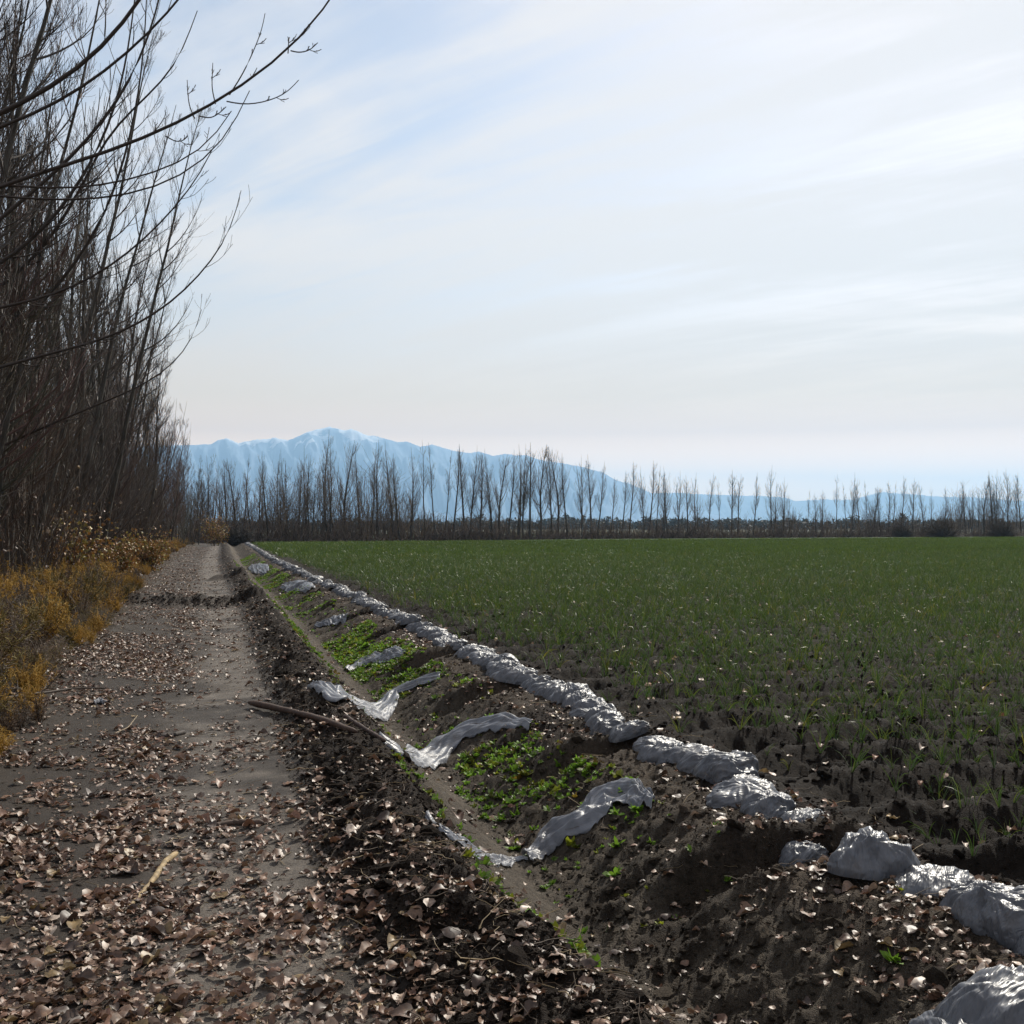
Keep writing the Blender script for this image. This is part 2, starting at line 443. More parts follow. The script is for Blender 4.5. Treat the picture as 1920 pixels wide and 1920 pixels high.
# --- earth clods
def clod_template(seed):
    import bmesh
    r = np.random.default_rng(seed)
    bm = bmesh.new(); bmesh.ops.create_icosphere(bm, subdivisions=2 if seed < 40 else 3, radius=1)
    V = np.array([p.co[:] for p in bm.verts]); Fc = np.array([[p.index for p in f.verts] for f in bm.faces]); bm.free()
    o = r.uniform(0, 50, 3)
    d = 1 + .5 * fbm(V[:, 0] * 1.3 + o[0] + V[:, 2] * .7, V[:, 1] * 1.3 + o[1] - V[:, 2], seed, 3) + .4 * fbm(V[:, 0] * 4 + V[:, 2] * 3, V[:, 1] * 4 - V[:, 2] * 2 + o[2], seed + 5, 2)
    V = V * d[:, None] * np.array([1, r.uniform(.6, .95), r.uniform(.45, .7)])
    return V, [Fc], np.ones((len(V), 3))
def clods():
    T = [clod_template(s) for s in range(6)]
    u1, v1 = sample_band(4200, 3, 40, .5, 1.25, 1.2)
    u2, v2 = sample_band(4200, 3, 40, 1.65, 3.5, 1.2)
    u3, v3 = sample_band(6500, 3.2, 34, 3.2, 10, 1.0)
    u4, v4 = sample_band(500, 3, 30, -1.4, .5, 1.2)
    u5 = rng.uniform(-2.6, .5, 900); v5 = 25.45 + rng.normal(0, .28, 900); u3 = np.concatenate([u3, u5]); v3 = np.concatenate([v3, v5])
    u = np.concatenate([u1, u2, u3, u4]); v = np.concatenate([v1, v2, v3, v4]); n = len(u)
    s = np.clip(rng.lognormal(math.log(.012), .62, n), .004, .06)
    s[-len(u4):] *= .6
    c = ground_colour(u, v) * rng.uniform(.65, 1.35, (n, 1))
    o = scatter('soil_clods', T, np.stack([u, v, height(u, v) - s * .1], 1), rng.uniform(0, 6.28, n), s, M_CLOD, c, tilt=rng.normal(0, .3, (n, 2)), smooth=False)
    tag(o, 'dark crumbly clods of dug earth on the berm, ditch edge and field edge', 'soil')
    import bmesh
    T = []
    for k in range(6):
        bm = bmesh.new(); bmesh.ops.create_icosphere(bm, subdivisions=1, radius=1); V = np.array([p.co[:] for p in bm.verts]); Fc = np.array([[p.index for p in f.verts] for f in bm.faces]); bm.free()
        T.append((V * rng.uniform(.45, 1.3, (len(V), 1)) * [1, .8, .7], [Fc], np.ones((len(V), 3))))
    a = sample_band(16000, 2.8, 16, .42, 1.2, 1.3); b = sample_band(15000, 2.8, 16, 1.6, 3.2, 1.3); e = sample_band(20000, 3.0, 18, 2.9, 9, 1.2)
    u = np.concatenate([a[0], b[0], e[0]]); v = np.concatenate([a[1], b[1], e[1]]); n = len(u); s = np.clip(rng.lognormal(math.log(.0065), .5, n), .002, .02)
    o = scatter('soil_crumbs', T, np.stack([u, v, height(u, v)], 1), rng.uniform(0, 6.28, n), s, M_CLOD, ground_colour(u, v) * rng.uniform(.6, 1.8, (n, 1)), tilt=rng.normal(0, .6, (n, 2)), smooth=False)
    tag(o, 'fine loose crumbs of dark earth over the dug banks and beds', 'soil')
clods()

# --- straw and twig litter
def straw():
    n = 2200
    ua, va = sample_band(900, 3, 30, .45, 1.25, 1.1); ub, vb = sample_band(900, 3, 30, -2.2, .4, 1.1); uc, vc = sample_band(400, 3, 25, 2.0, 3.4, 1.1)
    u = np.concatenate([ua, ub, uc]); v = np.concatenate([va, vb, vc])
    T = []
    for k in range(8):
        t = np.linspace(-1, 1, 6); b = rng.uniform(-.25, .25); l = rng.uniform(-.1, .25)
        P = np.stack([t * .5, b * t ** 2 + .05 * rng.standard_normal(6), l * (t + 1) * .3 + .02 * rng.standard_normal(6)], 1)[None]
        V, Q = tubes(P, np.linspace(.012, .006, 6)[None], 3); T.append((V, [Q], np.ones((len(V), 3))))
    c = np.where(rng.random((n, 1)) < .3, np.array([[.30, .23, .14]]), np.array([[.085, .060, .042]])) * rng.uniform(.7, 1.3, (n, 1))
    o = scatter('straw_litter', T, np.stack([u, v, height(u, v) + .012], 1), rng.uniform(0, 6.28, n), rng.uniform(.05, .24, n), M_STRAW, c, tilt=rng.normal(0, .18, (n, 2)))
    tag(o, 'thin dry stalks and twig bits lying on berm and path', 'straw')
straw()

# --- blades
def blade(P, width, nrm=None):
    """flat tapered strip along polyline P (K,3)"""
    K = len(P); T = norm(np.gradient(P, axis=0))
    side = norm(np.cross(T, np.array([rng.normal(), rng.normal(), .3])))
    wd = width * np.interp(np.linspace(0, 1, K), [0, .3, .8, 1], [.8, 1, .6, .08])
    V = np.concatenate([P - side * wd[:, None], P + side * wd[:, None]])
    i = np.arange(K - 1); Q = np.stack([i, i + 1, i + 1 + K, i + K], 1)
    return V, Q

def onion_template(seed, nb, K, spread, width, patch=0.0):
    r = np.random.default_rng(seed); g = Geo()
    for b in range(nb):
        a = r.uniform(0, 6.28); L = r.uniform(.55, 1.1); lean = r.uniform(.1, spread); droop = r.uniform(.0, 1.3) if r.random() < .6 else r.uniform(1.3, 3.0)
        t = np.linspace(0, 1, K); ang = lean + droop * t ** 2
        ds = L / (K - 1)
        rr = np.concatenate([[0], np.cumsum(np.sin(ang[:-1]) * ds)]); zz = np.concatenate([[0], np.cumsum(np.cos(ang[:-1]) * ds)])
        ox, oy = (r.uniform(-patch, patch), r.uniform(-patch, patch)) if patch else (r.normal(0, .01), r.normal(0, .01))
        P = np.stack([ox + rr * math.cos(a), oy + rr * math.sin(a), zz], 1)
        V, Q = blade(P, width * r.uniform(.7, 1.2))
        yellow = r.random() < .17
        c = np.ones((len(V), 3)) * r.uniform(.75, 1.2)
        tt = np.concatenate([t, t])[:, None]
        if yellow: c = c * np.array([2.6, 1.75, 1.3])
        else: c = c * (1 + tt ** 3 * np.array([.9, .35, .1]))
        g.add(V, Q, c)
    V, F, C = g.arrays(); return V, F, C

def crop():
    T = [onion_template(300 + k, 6, 5, .6, .015) for k in range(10)]
    # near and middle distance: plants set along the beds
    us, vs = [], []
    for v0 in np.arange(3.0, 62, .205):
        umax = min(.90 * v0 + 2.5, 60); x = np.arange(3.3, umax, .09 if v0 < 30 else .11)
        us.append(x + rng.normal(0, .035, len(x))); vs.append(v0 + rng.normal(0, .03, len(x)))
    u = np.concatenate(us); v = np.concatenate(vs); w = u + bend(v)
    cover = (np.cos(2 * np.pi * v / .82) > -.72) * sstep(3.1, 4.6, w + .55 * fbm(u * .9, v * .9, 401, 3)) * np.clip(.85 + .6 * fbm(u * .45, v * .7, 402, 3) + .35 * fbm(u * 2, v * 2, 403, 2), .12, 1)
    bare = (1 - sstep(5.0, 9, v)) * .18
    keep = rng.random(len(u)) < cover * (1 - bare); u, v = u[keep], v[keep]; n = len(u)
    c = np.array([.050, .098, .018]) * rng.uniform(.7, 1.25, (n, 1)) * np.where(rng.random((n, 1)) < .07, np.array([[1.9, 1.25, 1.0]]), 1)
    o = scatter('crop_plants', T, np.stack([u, v, height(u, v) - .01], 1), rng.uniform(0, 6.28, n), rng.uniform(.18, .32, n) * (.72 + .28 * sstep(5, 14, v)), M_CROP, c, tilt=rng.normal(0, .12, (n, 2)))
    tag(o, 'green onion-like crop plants growing thickly over the near field', 'crop')
    # far part: broader tufts, nobody can tell plants apart
    T2 = [onion_template(340 + k, 22, 3, .5, .06, 1.1) for k in range(8)]
    N = 70000
    v = np.sqrt(rng.uniform(60 ** 2, 262 ** 2, N)); u = 2.9 + rng.random(N) * (.92 * v + 10)
    edge = 117 + .30 * u
    keep = (v < edge) & (u > 3.0); u, v = u[keep], v[keep]; n = len(u)
    c = np.array([.050, .098, .016]) * rng.uniform(.8, 1.2, (n, 1)) * (1 + .18 * fbm(u * .05, v * .05, 405, 3)[:, None])
    o = scatter('far_crop', T2, np.stack([u, v, np.full(n, -.03)], 1), rng.uniform(0, 6.28, n), rng.uniform(.24, .32, n), M_CROP, c)
    tag(o, 'even green sward of crop on the far part of the field', 'crop')
crop()

# --- green weeds in the ditch
def weeds():
    T = []
    for k in range(8):
        r = np.random.default_rng(500 + k); g = Geo()
        for b in range(11):
            a = r.uniform(0, 6.28); L = r.uniform(.5, 1.1); lean = r.uniform(.3, 1.25); t = np.linspace(0, 1, 4)
            rr = L * t * math.sin(lean); zz = L * t * math.cos(lean) - .25 * t ** 2 * math.sin(lean)
            P = np.stack([rr * math.cos(a) + r.normal(0, .1), rr * math.sin(a) + r.normal(0, .1), zz], 1)
            side = np.array([-math.sin(a), math.cos(a), r.normal(0, .4)]); wd = r.uniform(.09, .24) * np.array([.25, .9, 1, .1])
            V = np.concatenate([P - side * wd[:, None], P + side * wd[:, None]]); i = np.arange(3)
            g.add(V, np.stack([i, i + 1, i + 5, i + 4], 1), np.ones(3) * r.uniform(.7, 1.3))
        T.append(g.arrays())
    u1, v1 = sample_band(6500, 4.2, 60, 1.08, 1.32, .75)
    u2, v2 = sample_band(36000, 5.0, 70, 1.62, 2.42, .6)
    u3, v3 = sample_band(500, 3.3, 40, 1.9, 3.2, .9)
    u = np.concatenate([u1, u2, u3]); v = np.concatenate([v1, v2, v3])
    side = np.concatenate([np.zeros(len(u1)), np.ones(len(u2)), np.full(len(u3), 2)])
    p = fbm(u * 1.1 + side * 9, v * .8, 501, 3)
    grow = np.where(side == 0, .05 + .9 * sstep(-.05, .4, p), np.where(side == 1, .02 + .95 * sstep(.02, .4, p) * (.35 + .65 * sstep(6.5, 10, v)), .12 * sstep(.1, .4, p)))
    keep = rng.random(len(u)) < grow; u, v = u[keep], v[keep]; n = len(u)
    c = np.array([.120, .215, .022]) * rng.uniform(.65, 1.3, (n, 1))
    c[rng.random(n) < .16] *= np.array([1.5, .95, .8]); c[rng.random(n) < .12] *= np.array([.9, .55, .9]); c *= (1 + .4 * fbm(u * 1.5, v * 1.5, 515, 2))[:, None]
    o = scatter('ditch_weeds', T, np.stack([u, v, height(u, v)], 1), rng.uniform(0, 6.28, n), np.clip(rng.lognormal(math.log(.035), .38, n), .014, .075), M_WEED, c, tilt=rng.normal(0, .2, (n, 2)))
    tag(o, 'bright green weeds and grass tufts growing on the ditch sides', 'weeds')
weeds()

# --- golden feathery growth and dry grass on the verge
def verge():
    T = []
    for k in range(6):                                            # feathery dry plants
        r = np.random.default_rng(600 + k); n = 20
        a = r.uniform(0, 6.28, n); lean = r.uniform(.05, .75, n); L = r.uniform(.55, 1.1, n)
        d = np.stack([np.sin(lean) * np.cos(a), np.sin(lean) * np.sin(a), np.cos(lean)], 1)
        t = np.linspace(0, 1, 5)
        P = d[:, None] * (t[None, :, None] * L[:, None, None]); P[..., 2] -= .22 * (t ** 2)[None] * np.sin(lean)[:, None]
        g = Geo(); g.tube(P, np.linspace(.008, .003, 5)[None].repeat(n, 0), 3, (.7, .6, .5))
        m = 32
        s = r.uniform(.25, 1, (n, m)); base = np.stack([np.stack([np.interp(s[i], t, P[i, :, q]) for q in range(3)], 1) for i in range(n)]).reshape(-1, 3)
        dd = norm(r.normal(0, 1, (n * m, 3)) + np.repeat(d, m, 0) * 1.1); ln = r.uniform(.05, .16, (n * m, 1))
        PP = np.stack([base, base + dd * ln * .5, base + dd * ln + [0, 0, -.01]], 1)
        g.tube(PP, np.array([.007, .006, .002])[None].repeat(n * m, 0), 3, (1, 1, 1))
        T.append(g.arrays())
    for k in range(5):                                            # dry grass tufts
        r = np.random.default_rng(640 + k); g = Geo()
        for b in range(34):
            a = r.uniform(0, 6.28); L = r.uniform(.4, 1.1); lean = r.uniform(.02, .5); droop = r.uniform(.1, 1.6); t = np.linspace(0, 1, 5)
            ang = lean + droop * t ** 2; rr = np.cumsum(np.sin(ang)) * L / 5; zz = np.cumsum(np.cos(ang)) * L / 5
            P = np.stack([r.normal(0, .08) + rr * math.cos(a), r.normal(0, .08) + rr * math.sin(a), zz - .05], 1)
            V, Q = blade(P, .009); g.add(V, Q, np.ones(3) * r.uniform(.6, 1.25))
        T.append(g.arrays())
    u, v = sample_band(6500, 4.5, 112, -7.5, -1.35, .4)
    w = u + bend(v)
    p = fbm(u * .55, v * .35, 601, 3)
    edge = -1.45 - .25 * sstep(10, 22, v) - .35 * sstep(22, 40, v) + .4 * fbm(v * .5, v * 0, 602, 2)
    keep = (w < edge) & (rng.random(len(u)) < np.where(w > -4.2, 1, .55)) & (u > -.2 * v - 1.2)
    u, v, p, w = u[keep], v[keep], p[keep], w[keep]; n = len(u)
    feath = rng.random(n) < sstep(-.35, .25, p + .25 * (w > -3.2))
    pick = np.where(feath, rng.integers(0, 6, n), 6 + rng.integers(0, 5, n))
    gold = np.array([.44, .265, .052]); olive = np.array([.17, .13, .04]); brown = np.array([.13, .085, .055]); grey = np.array([.17, .135, .105])
    q = rng.random(n) + .5 * p
    c = np.where((feath & (q > .48))[:, None], gold, np.where((q > .32)[:, None], olive, np.where((q > .1)[:, None], brown, grey))) * rng.uniform(.65, 1.2, (n, 1))
    s = rng.uniform(.28, .62, n) * np.where(w > edge[keep] - .5, .6, 1.15)
    o = scatter('dry_grass', T, np.stack([u, v, height(u, v) - .02], 1), rng.uniform(0, 6.28, n), s, M_STRAW, c, pick=pick, tilt=rng.normal(0, .12, (n, 2)))
    tag(o, 'golden feathery dry grass and stalks along the verge below the trees', 'grass')
verge()

# ------------------------------------------------------------------ bare trees
UP = np.array([0, 0, 1.0])
def grow(start, d, L, K, pull, wob, r):
    N = len(start); P = np.zeros((N, K, 3)); P[:, 0] = start; d = norm(d)
    for k in range(1, K):
        d = norm(d + UP * pull / K + r.normal(0, wob, (N, 3)))
        P[:, k] = P[:, k - 1] + d * (L / (K - 1))[:, None]
    return P
def spawn(P, R, n, t0, t1, ang, r, tpow=1.0):
    """n children on every polyline"""
    N, K, _ = P.shape
    t = t0 + (t1 - t0) * r.random((N, n)) ** tpow
    f = t * (K - 1); i = np.minimum(f.astype(int), K - 2); fr = (f - i)[..., None]
    ii = np.arange(N)[:, None]
    p = P[ii, i] * (1 - fr) + P[ii, i + 1] * fr
    tan = norm(P[ii, i + 1] - P[ii, i]); rr = R[ii, i] * (1 - fr[..., 0]) + R[ii, i + 1] * fr[..., 0]
    perp = norm(np.cross(tan, r.normal(0, 1, (N, n, 3))))
    a = r.uniform(ang[0], ang[1], (N, n, 1))
    d = tan * np.cos(a) + perp * np.sin(a)
    return p.reshape(-1, 3), d.reshape(-1, 3), rr.reshape(-1), t.reshape(-1)

def tree_geo(seed, H, r0, stems=1, lean=.0, leandir=0.0, nprim=34, nsec=8, nter=2, width=1.0, low=.12, side=None, fine=1.0, shootup=1.0, high=.97):
    r = np.random.default_rng(seed)
    trunk, crown = Geo(), Geo()
    a = r.uniform(0, 6.28, stems)
    d = np.stack([np.cos(a) * .12, np.sin(a) * .12, np.ones(stems)], 1) if stems > 1 else np.array([[r.normal(0, .03), r.normal(0, .03), 1]])
    d[:, 0] += math.cos(leandir) * lean; d[:, 1] += math.sin(leandir) * lean
    hs = H * np.concatenate([[1], r.uniform(.72, .97, stems - 1)])
    st = np.stack([np.cos(a) * .1, np.sin(a) * .1, np.full(stems, -.2)], 1) if stems > 1 else np.array([[0, 0, -.2]])
    K = 14
    P = grow(st, d, hs * 1.02, K, .35, .035, r)
    t = np.linspace(0, 1, K)
    R = (r0 / math.sqrt(stems) * (1 - .93 * t) ** .95)[None].repeat(stems, 0); R[:, 0] *= 1.35
    trunk.tube(P, R, 7)
    # primaries
    p, dd, rr, tt = spawn(P, R, nprim // stems, low, high, (.55, 1.05), r, .9)
    if side is not None: dd = dd + np.array([math.cos(side[0]), math.sin(side[0]), 0]) * side[1] * r.random((len(dd), 1))
    L1 = H * width * (.05 + .27 * (1 - tt) ** .8) * r.uniform(.6, 1.2, len(tt))
    P1 = grow(p, dd, L1, 8, 1.25 * shootup, .035, r)
    R1 = (np.minimum(rr * .55, .006 + L1 * .0085))[:, None] * (1 - .85 * np.linspace(0, 1, 8))[None]
    R1 = np.maximum(R1, .004 * fine); crown.tube(P1, R1, 4)
    p, dd, rr, tt = spawn(P1, R1, nsec, .12, .95, (.3, .75), r)
    L2 = np.repeat(L1, nsec) * (.16 + .38 * (1 - tt)) * r.uniform(.6, 1.3, len(tt))
    P2 = grow(p, dd, L2, 5, 1.0 * shootup, .04, r)
    R2 = np.maximum(np.minimum(rr * .6, .010)[:, None] * (1 - .7 * np.linspace(0, 1, 5))[None], .0032 * fine); crown.tube(P2, R2, 3)
    # twigs straight off the trunk top
    if nter:
        p, dd, rr, tt = spawn(P2, R2, nter, .1, .95, (.3, .8), r)
        L3 = np.repeat(L2, nter) * .5 * r.uniform(.5, 1.3, len(tt)) + .08
        P3 = grow(p, dd, L3, 4, .8 * shootup, .05, r)
        R3 = np.maximum((rr * .7)[:, None] * (1 - .6 * np.linspace(0, 1, 4))[None], .0028 * fine); crown.tube(P3, R3, 3)
    return trunk, crown

def tree_proto(name, col, **kw):
    tr, cr = tree_geo(**kw)
    root = empty(name)
    tr.build('trunk', M_BARK, root)
    V, F, C = cr.arrays(); build('crown', V, F, M_TWIG, root, C * np.array(col))
    return root

used = set()
def place(proto, x, y, rz, s, label, group, cat='tree', name=None, sz=1.0):
    o = proto if proto not in used else copy_tree(proto)
    used.add(proto)
    o.location = (x, y, float(height(np.array([x]), np.array([y]))[0]) if math.hypot(x, y) < 140 else 0.0)
    o.rotation_euler = (0, 0, rz); o.scale = (s, s, s * sz)
    tag(o, label, cat, group); return o

ORD = ['first', 'second', 'third', 'fourth', 'fifth', 'sixth', 'seventh', 'eighth', 'ninth', 'tenth', 'eleventh', 'twelfth']
def nth(n):
    if n <= 12: return ORD[n - 1]
    suf = 'th' if 10 <= n % 100 <= 20 else {1: 'st', 2: 'nd', 3: 'rd'}.get(n % 10, 'th')
    return '%d%s' % (n, suf)

# hero boughs reaching over the path from the nearest trees (pixel polylines lifted to their own distance)
def bough(g, pts, dist, r0, r1, start=None, twigs=10, seed=0, tl=.5, K=22):
    r = np.random.default_rng(seed)
    P = np.array([at(x, y, d) for (x, y), d in zip(pts, dist if hasattr(dist, '__len__') else [dist] * len(pts))])
    if start is not None: P = np.vstack([[start], P])
    s = np.concatenate([[0], np.cumsum(np.linalg.norm(np.diff(P, axis=0), axis=1))])
    q = np.linspace(0, s[-1], K)
    # smooth through the points
    C = np.stack([np.interp(q, s, P[:, k]) for k in range(3)], 1)
    for _ in range(3): C[1:-1] = .25 * C[:-2] + .5 * C[1:-1] + .25 * C[2:]
    R = np.linspace(r0, r1, K)
    g.tube(C, R, 6)
    if twigs:
        p, dd, rr, tt = spawn(C[None], R[None], twigs, .25, .97, (.5, 1.0), r)
        L = tl * r.uniform(.3, 1.2, twigs) * (1.2 - .6 * tt)
        P2 = grow(p, dd, L, 6, 1.2, .07, r); R2 = np.maximum((rr * .45)[:, None] * np.linspace(1, .4, 6)[None], .003)
        g.tube(P2, R2, 4)
        p, dd, rr, tt = spawn(P2, R2, 2, .2, .9, (.4, 1.0), r)
        P3 = grow(p, dd, L.repeat(2) * .4, 4, .8, .07, r); g.tube(P3, np.full((len(p), 4), .0028), 3)
    return C

def path_side_trees():
    bark_twig = (.050, .038, .032); G = 'bare poplars in the row along the path'
    S0 = (0.0, .28)
    protos = [tree_proto('poplar_tree', (.074 + .014 * (k % 3), .058 + .010 * (k % 2), .048), seed=700 + k, H=[15, 13.5, 14.5, 12.5, 14, 13, 15.5, 12][k],
                         r0=[.14, .11, .12, .10, .11, .09, .14, .08][k], stems=[2, 1, 3, 2, 1, 3, 2, 1][k], lean=[.16, .12, .20, .1, .18, .14, .12, .16][k],
                         leandir=-.35, nprim=[66, 54, 66, 60, 58, 66, 66, 54][k], nsec=9, nter=2, width=.74, low=.06, side=S0, fine=1.1) for k in range(8)]
    n = 0
    v = 19.5
    look = ['twin stemmed', 'straight', 'three stemmed', 'forked', 'tall', 'bushy', 'stout', 'thin']
    while v < 112:
        k = n % 8 if n < 8 else int(rng.integers(0, 8)); u = -4.4 + rng.normal(0, .35) - bend(v) * .8 + 2.4 * float(sstep(70, 112, np.array(v)))
        n += 1
        place(protos[k], u, v, rng.normal(0, .25 if v < 36 else 1.5), rng.uniform(.92, 1.06) * (1.0 - .08 * float(sstep(30, 50, np.array(v))) - .36 * float(sstep(52, 112, np.array(v)))), '%s bare poplar, %s trunk from the near end of the path-side row' % (look[k], nth(n)), G)
        v += rng.uniform(1.35, 2.15)
    n = 0; v = 26
    while v < 112:
        k = int(rng.integers(0, 8)); u = -6.7 + rng.normal(0, .5) - bend(v) * .8 + 2.2 * float(sstep(70, 112, np.array(v))); n += 1
        place(protos[k], u, v, rng.normal(0, .5), rng.uniform(.85, 1.05) * (.95 - .10 * float(sstep(30, 44, np.array(v))) - .30 * float(sstep(66, 112, np.array(v)))), 'bare grey brown poplar deep in the thicket behind the row at the path edge', 'bare poplars behind the path row')
        v += rng.uniform(2.0, 3.2)
    v = 48
    while v < 122:
        k = int(rng.integers(0, 8)); u = -9.5 + rng.normal(0, .9) - bend(v) * .8
        place(protos[k], u, v, rng.normal(0, 1), rng.uniform(.85, 1.05) * (.86 - .26 * float(sstep(66, 112, np.array(v)))), 'bare grey brown poplar deep in the thicket behind the row at the path edge', 'bare poplars behind the path row')
        v += rng.uniform(2.4, 3.6)
    # the nearest trees stand left of the picture; their long boughs reach into it
    def near(u, v, seed, H, boughs, label, **kw):
        root = empty('poplar_tree', (u, v, .15)); loc = np.array([u, v, .15])
        tr, cr = tree_geo(seed=seed, H=H, r0=.16, nprim=44, nsec=8, nter=2, width=.62, low=.25, side=(0.0, .2), **kw)
        tr.build('trunk', M_BARK, root)
        V, F, C = cr.arrays(); build('crown', V, F, M_TWIG, root, C * np.array(bark_twig))
        for j, b in enumerate(boughs):
            g = Geo(); st = np.array([u + .0, v, b['z']])
            bough(g, b['pts'], b['d'], b['r0'], b['r1'], st, b.get('tw', 10), seed + j, b.get('tl', .5))
            for s in b.get('sub', []): bough(g, s, b['ds'] if 'ds' in b else b['d'][-1] if hasattr(b['d'], '__len__') else b['d'], .0055, .003, None, 3, seed + j + 40, .12, 12)
            V, F, C = g.arrays()
            build('bough', V - loc, F, M_TWIG, root, C * np.array(bark_twig))
        tag(root, label, 'tree', 'bare poplars beside the camera')
    near(-4.0, 9.0, 901, 12, [
        dict(pts=[(-180, 290), (0, 215), (100, 165), (185, 105), (262, 8), (300, -60)], d=7.6, r0=.032, r1=.010, z=2.9, tw=6, tl=.5),
        dict(pts=[(-160, 420), (0, 345), (100, 316), (210, 285), (330, 235), (420, 187), (500, 130), (560, 85), (600, 40), (626, 0), (645, -40)],
             d=9.2, r0=.026, r1=.006, z=2.9, tw=9, tl=.35,
             sub=[[(430, 178), (455, 140), (478, 90), (492, 55), (497, 25)], [(404, 195), (397, 165), (398, 140), (399, 118)], [(425, 190), (455, 197), (490, 193), (530, 180), (550, 163), (560, 150)],
                  [(545, 95), (560, 99), (580, 95), (596, 80)], [(540, 100), (541, 85), (541, 70)], [(365, 222), (355, 200), (352, 175), (351, 150)], [(310, 255), (330, 266), (345, 264), (352, 255)], [(375, 218), (395, 222), (412, 212), (424, 200)]])],
         'bare poplar with a long bough arching to the upper middle of the sky', lean=.05)
    near(-4.3, 11.6, 902, 13, [
        dict(pts=[(-150, 290), (0, 240), (90, 205), (180, 150), (265, 78), (340, 0), (380, -60)], d=10.5, r0=.026, r1=.008, z=3.4, tw=8, tl=.6),
        dict(pts=[(-150, 335), (0, 345), (70, 355), (150, 355), (230, 343), (300, 322), (390, 285), (425, 240), (434, 208)], d=10.8, r0=.020, r1=.004, z=3.6, tw=10, tl=.5),
        dict(pts=[(-150, 350), (0, 368), (80, 377), (160, 376), (250, 368), (320, 345), (380, 312), (420, 270), (455, 215), (468, 170)], d=11.2, r0=.020, r1=.004, z=3.5, tw=11, tl=.5)],
         'bare poplar whose three thin boughs sweep across the upper left sky', lean=.05)
    near(-4.4, 15.0, 903, 13.5, [
        dict(pts=[(-80, 480), (0, 410), (80, 345), (150, 280), (220, 195), (270, 100), (300, 0), (312, -60)], d=14, r0=.036, r1=.009, z=4.0, tw=16, tl=.9),
        dict(pts=[(-60, 590), (30, 570), (100, 556), (200, 508), (270, 450), (325, 395), (372, 335), (400, 285), (412, 250)], d=14.5, r0=.028, r1=.0045, z=3.6, tw=16, tl=.8)],
         'bare poplar with steep boughs crossing the sky above the thicket', lean=.08)
    near(-4.4, 18.6, 904, 14, [
        dict(pts=[(-60, 705), (0, 690), (70, 667), (138, 654), (234, 622), (290, 590), (333, 560), (383, 507), (420, 460), (443, 410), (452, 357)], d=17.5, r0=.032, r1=.005, z=3.6, tw=18, tl=.8),
        dict(pts=[(-40, 520), (40, 470), (110, 400), (170, 310), (215, 210), (240, 100), (255, -20)], d=18, r0=.040, r1=.010, z=5.0, tw=18, tl=1.1)],
         'bare poplar with a low bough hooking upward against the pale sky', lean=.1)
    near(-4.5, 22.5, 905, 14, [
        dict(pts=[(-20, 850), (60, 810), (193, 755), (273, 721), (325, 685), (365, 635), (378, 580)], d=22, r0=.034, r1=.005, z=3.0, tw=18, tl=.9),
        dict(pts=[(-20, 640), (60, 590), (140, 500), (200, 400), (240, 280), (265, 150), (275, 20), (276, -40)], d=22, r0=.044, r1=.010, z=5.0, tw=20, tl=1.3),
        dict(pts=[(-20, 560), (80, 470), (150, 360), (200, 250), (330, 130), (370, 20)], d=22, r0=.045, r1=.008, z=6.0, tw=20, tl=1.2)],
         'bare poplar with spreading boughs just left of the first visible trunks', lean=.1)
path_side_trees()

# thin stems filling the thicket below the trees
def thicket():
    g = Geo(); r = np.random.default_rng(77)
    n = 4200
    v = 24 + (112 - 24) * r.random(n) ** 1.1; u = -3.4 - 9 * r.random(n) ** 1.25 - bend(v) * .8
    keep = (u > -.2 * v - 1.5); u, v = u[keep], v[keep]; n = len(u)
    H = r.uniform(.8, 4.6, n) * (1 + .3 * (u < -5))
    st = np.stack([u, v, np.full(n, .1)], 1)
    P = grow(st, np.stack([r.normal(.10, .22, n), r.normal(0, .2, n), np.ones(n)], 1), H, 7, .5, .06, r)
    R = (.004 + .0022 * H)[:, None] * np.linspace(1, .35, 7)[None]
    cc = np.where(r.random((n, 1)) < .16, np.array([[.16, .135, .11]]), np.array([[.085, .060, .046]])) * r.uniform(.7, 1.4, (n, 1))
    V, Q = tubes(P, R, 3); g.add(V, Q, cc.repeat(7 * 3, 0))
    p, d, rr, t = spawn(P, R, 7, .2, .98, (.4, 1.1), r)
    L = np.repeat(H, 7) * (.10 + .2 * (1 - t)) * r.uniform(.5, 1.3, len(t))
    P2 = grow(p, d, L, 4, .5, .08, r); V, Q = tubes(P2, np.maximum(rr * .6, .0035)[:, None] * np.linspace(1, .5, 4)[None], 3)
    g.add(V, Q, cc.repeat(7, 0).repeat(4 * 3, 0))
    o = g.build('undergrowth', M_STRAW); tag(o, 'dense brown thicket of bare stems between the path-side trees', 'undergrowth', kind='stuff')
    # leaves still hanging in it
    m = 9000; k = r.integers(0, len(p), m); pos = P2[k, r.integers(1, 4, m)]
    base = np.array([[.14, .075, .045], [.30, .17, .05], [.09, .055, .04], [.36, .28, .22]])
    c = base[r.choice(4, m, p=[.45, .25, .2, .10])] * r.uniform(.7, 1.2, (m, 1))
    low = pos[:, 2] < r.uniform(.6, 4, m)
    o = scatter('hanging_leaves', LEAVES, pos[low], r.uniform(0, 6.28, low.sum()), r.uniform(.05, .10, low.sum()), M_LEAF, c[low], tilt=r.normal(0, 1.0, (low.sum(), 2)))
    tag(o, 'withered leaves still hanging on the thicket stems', 'leaves')
thicket()

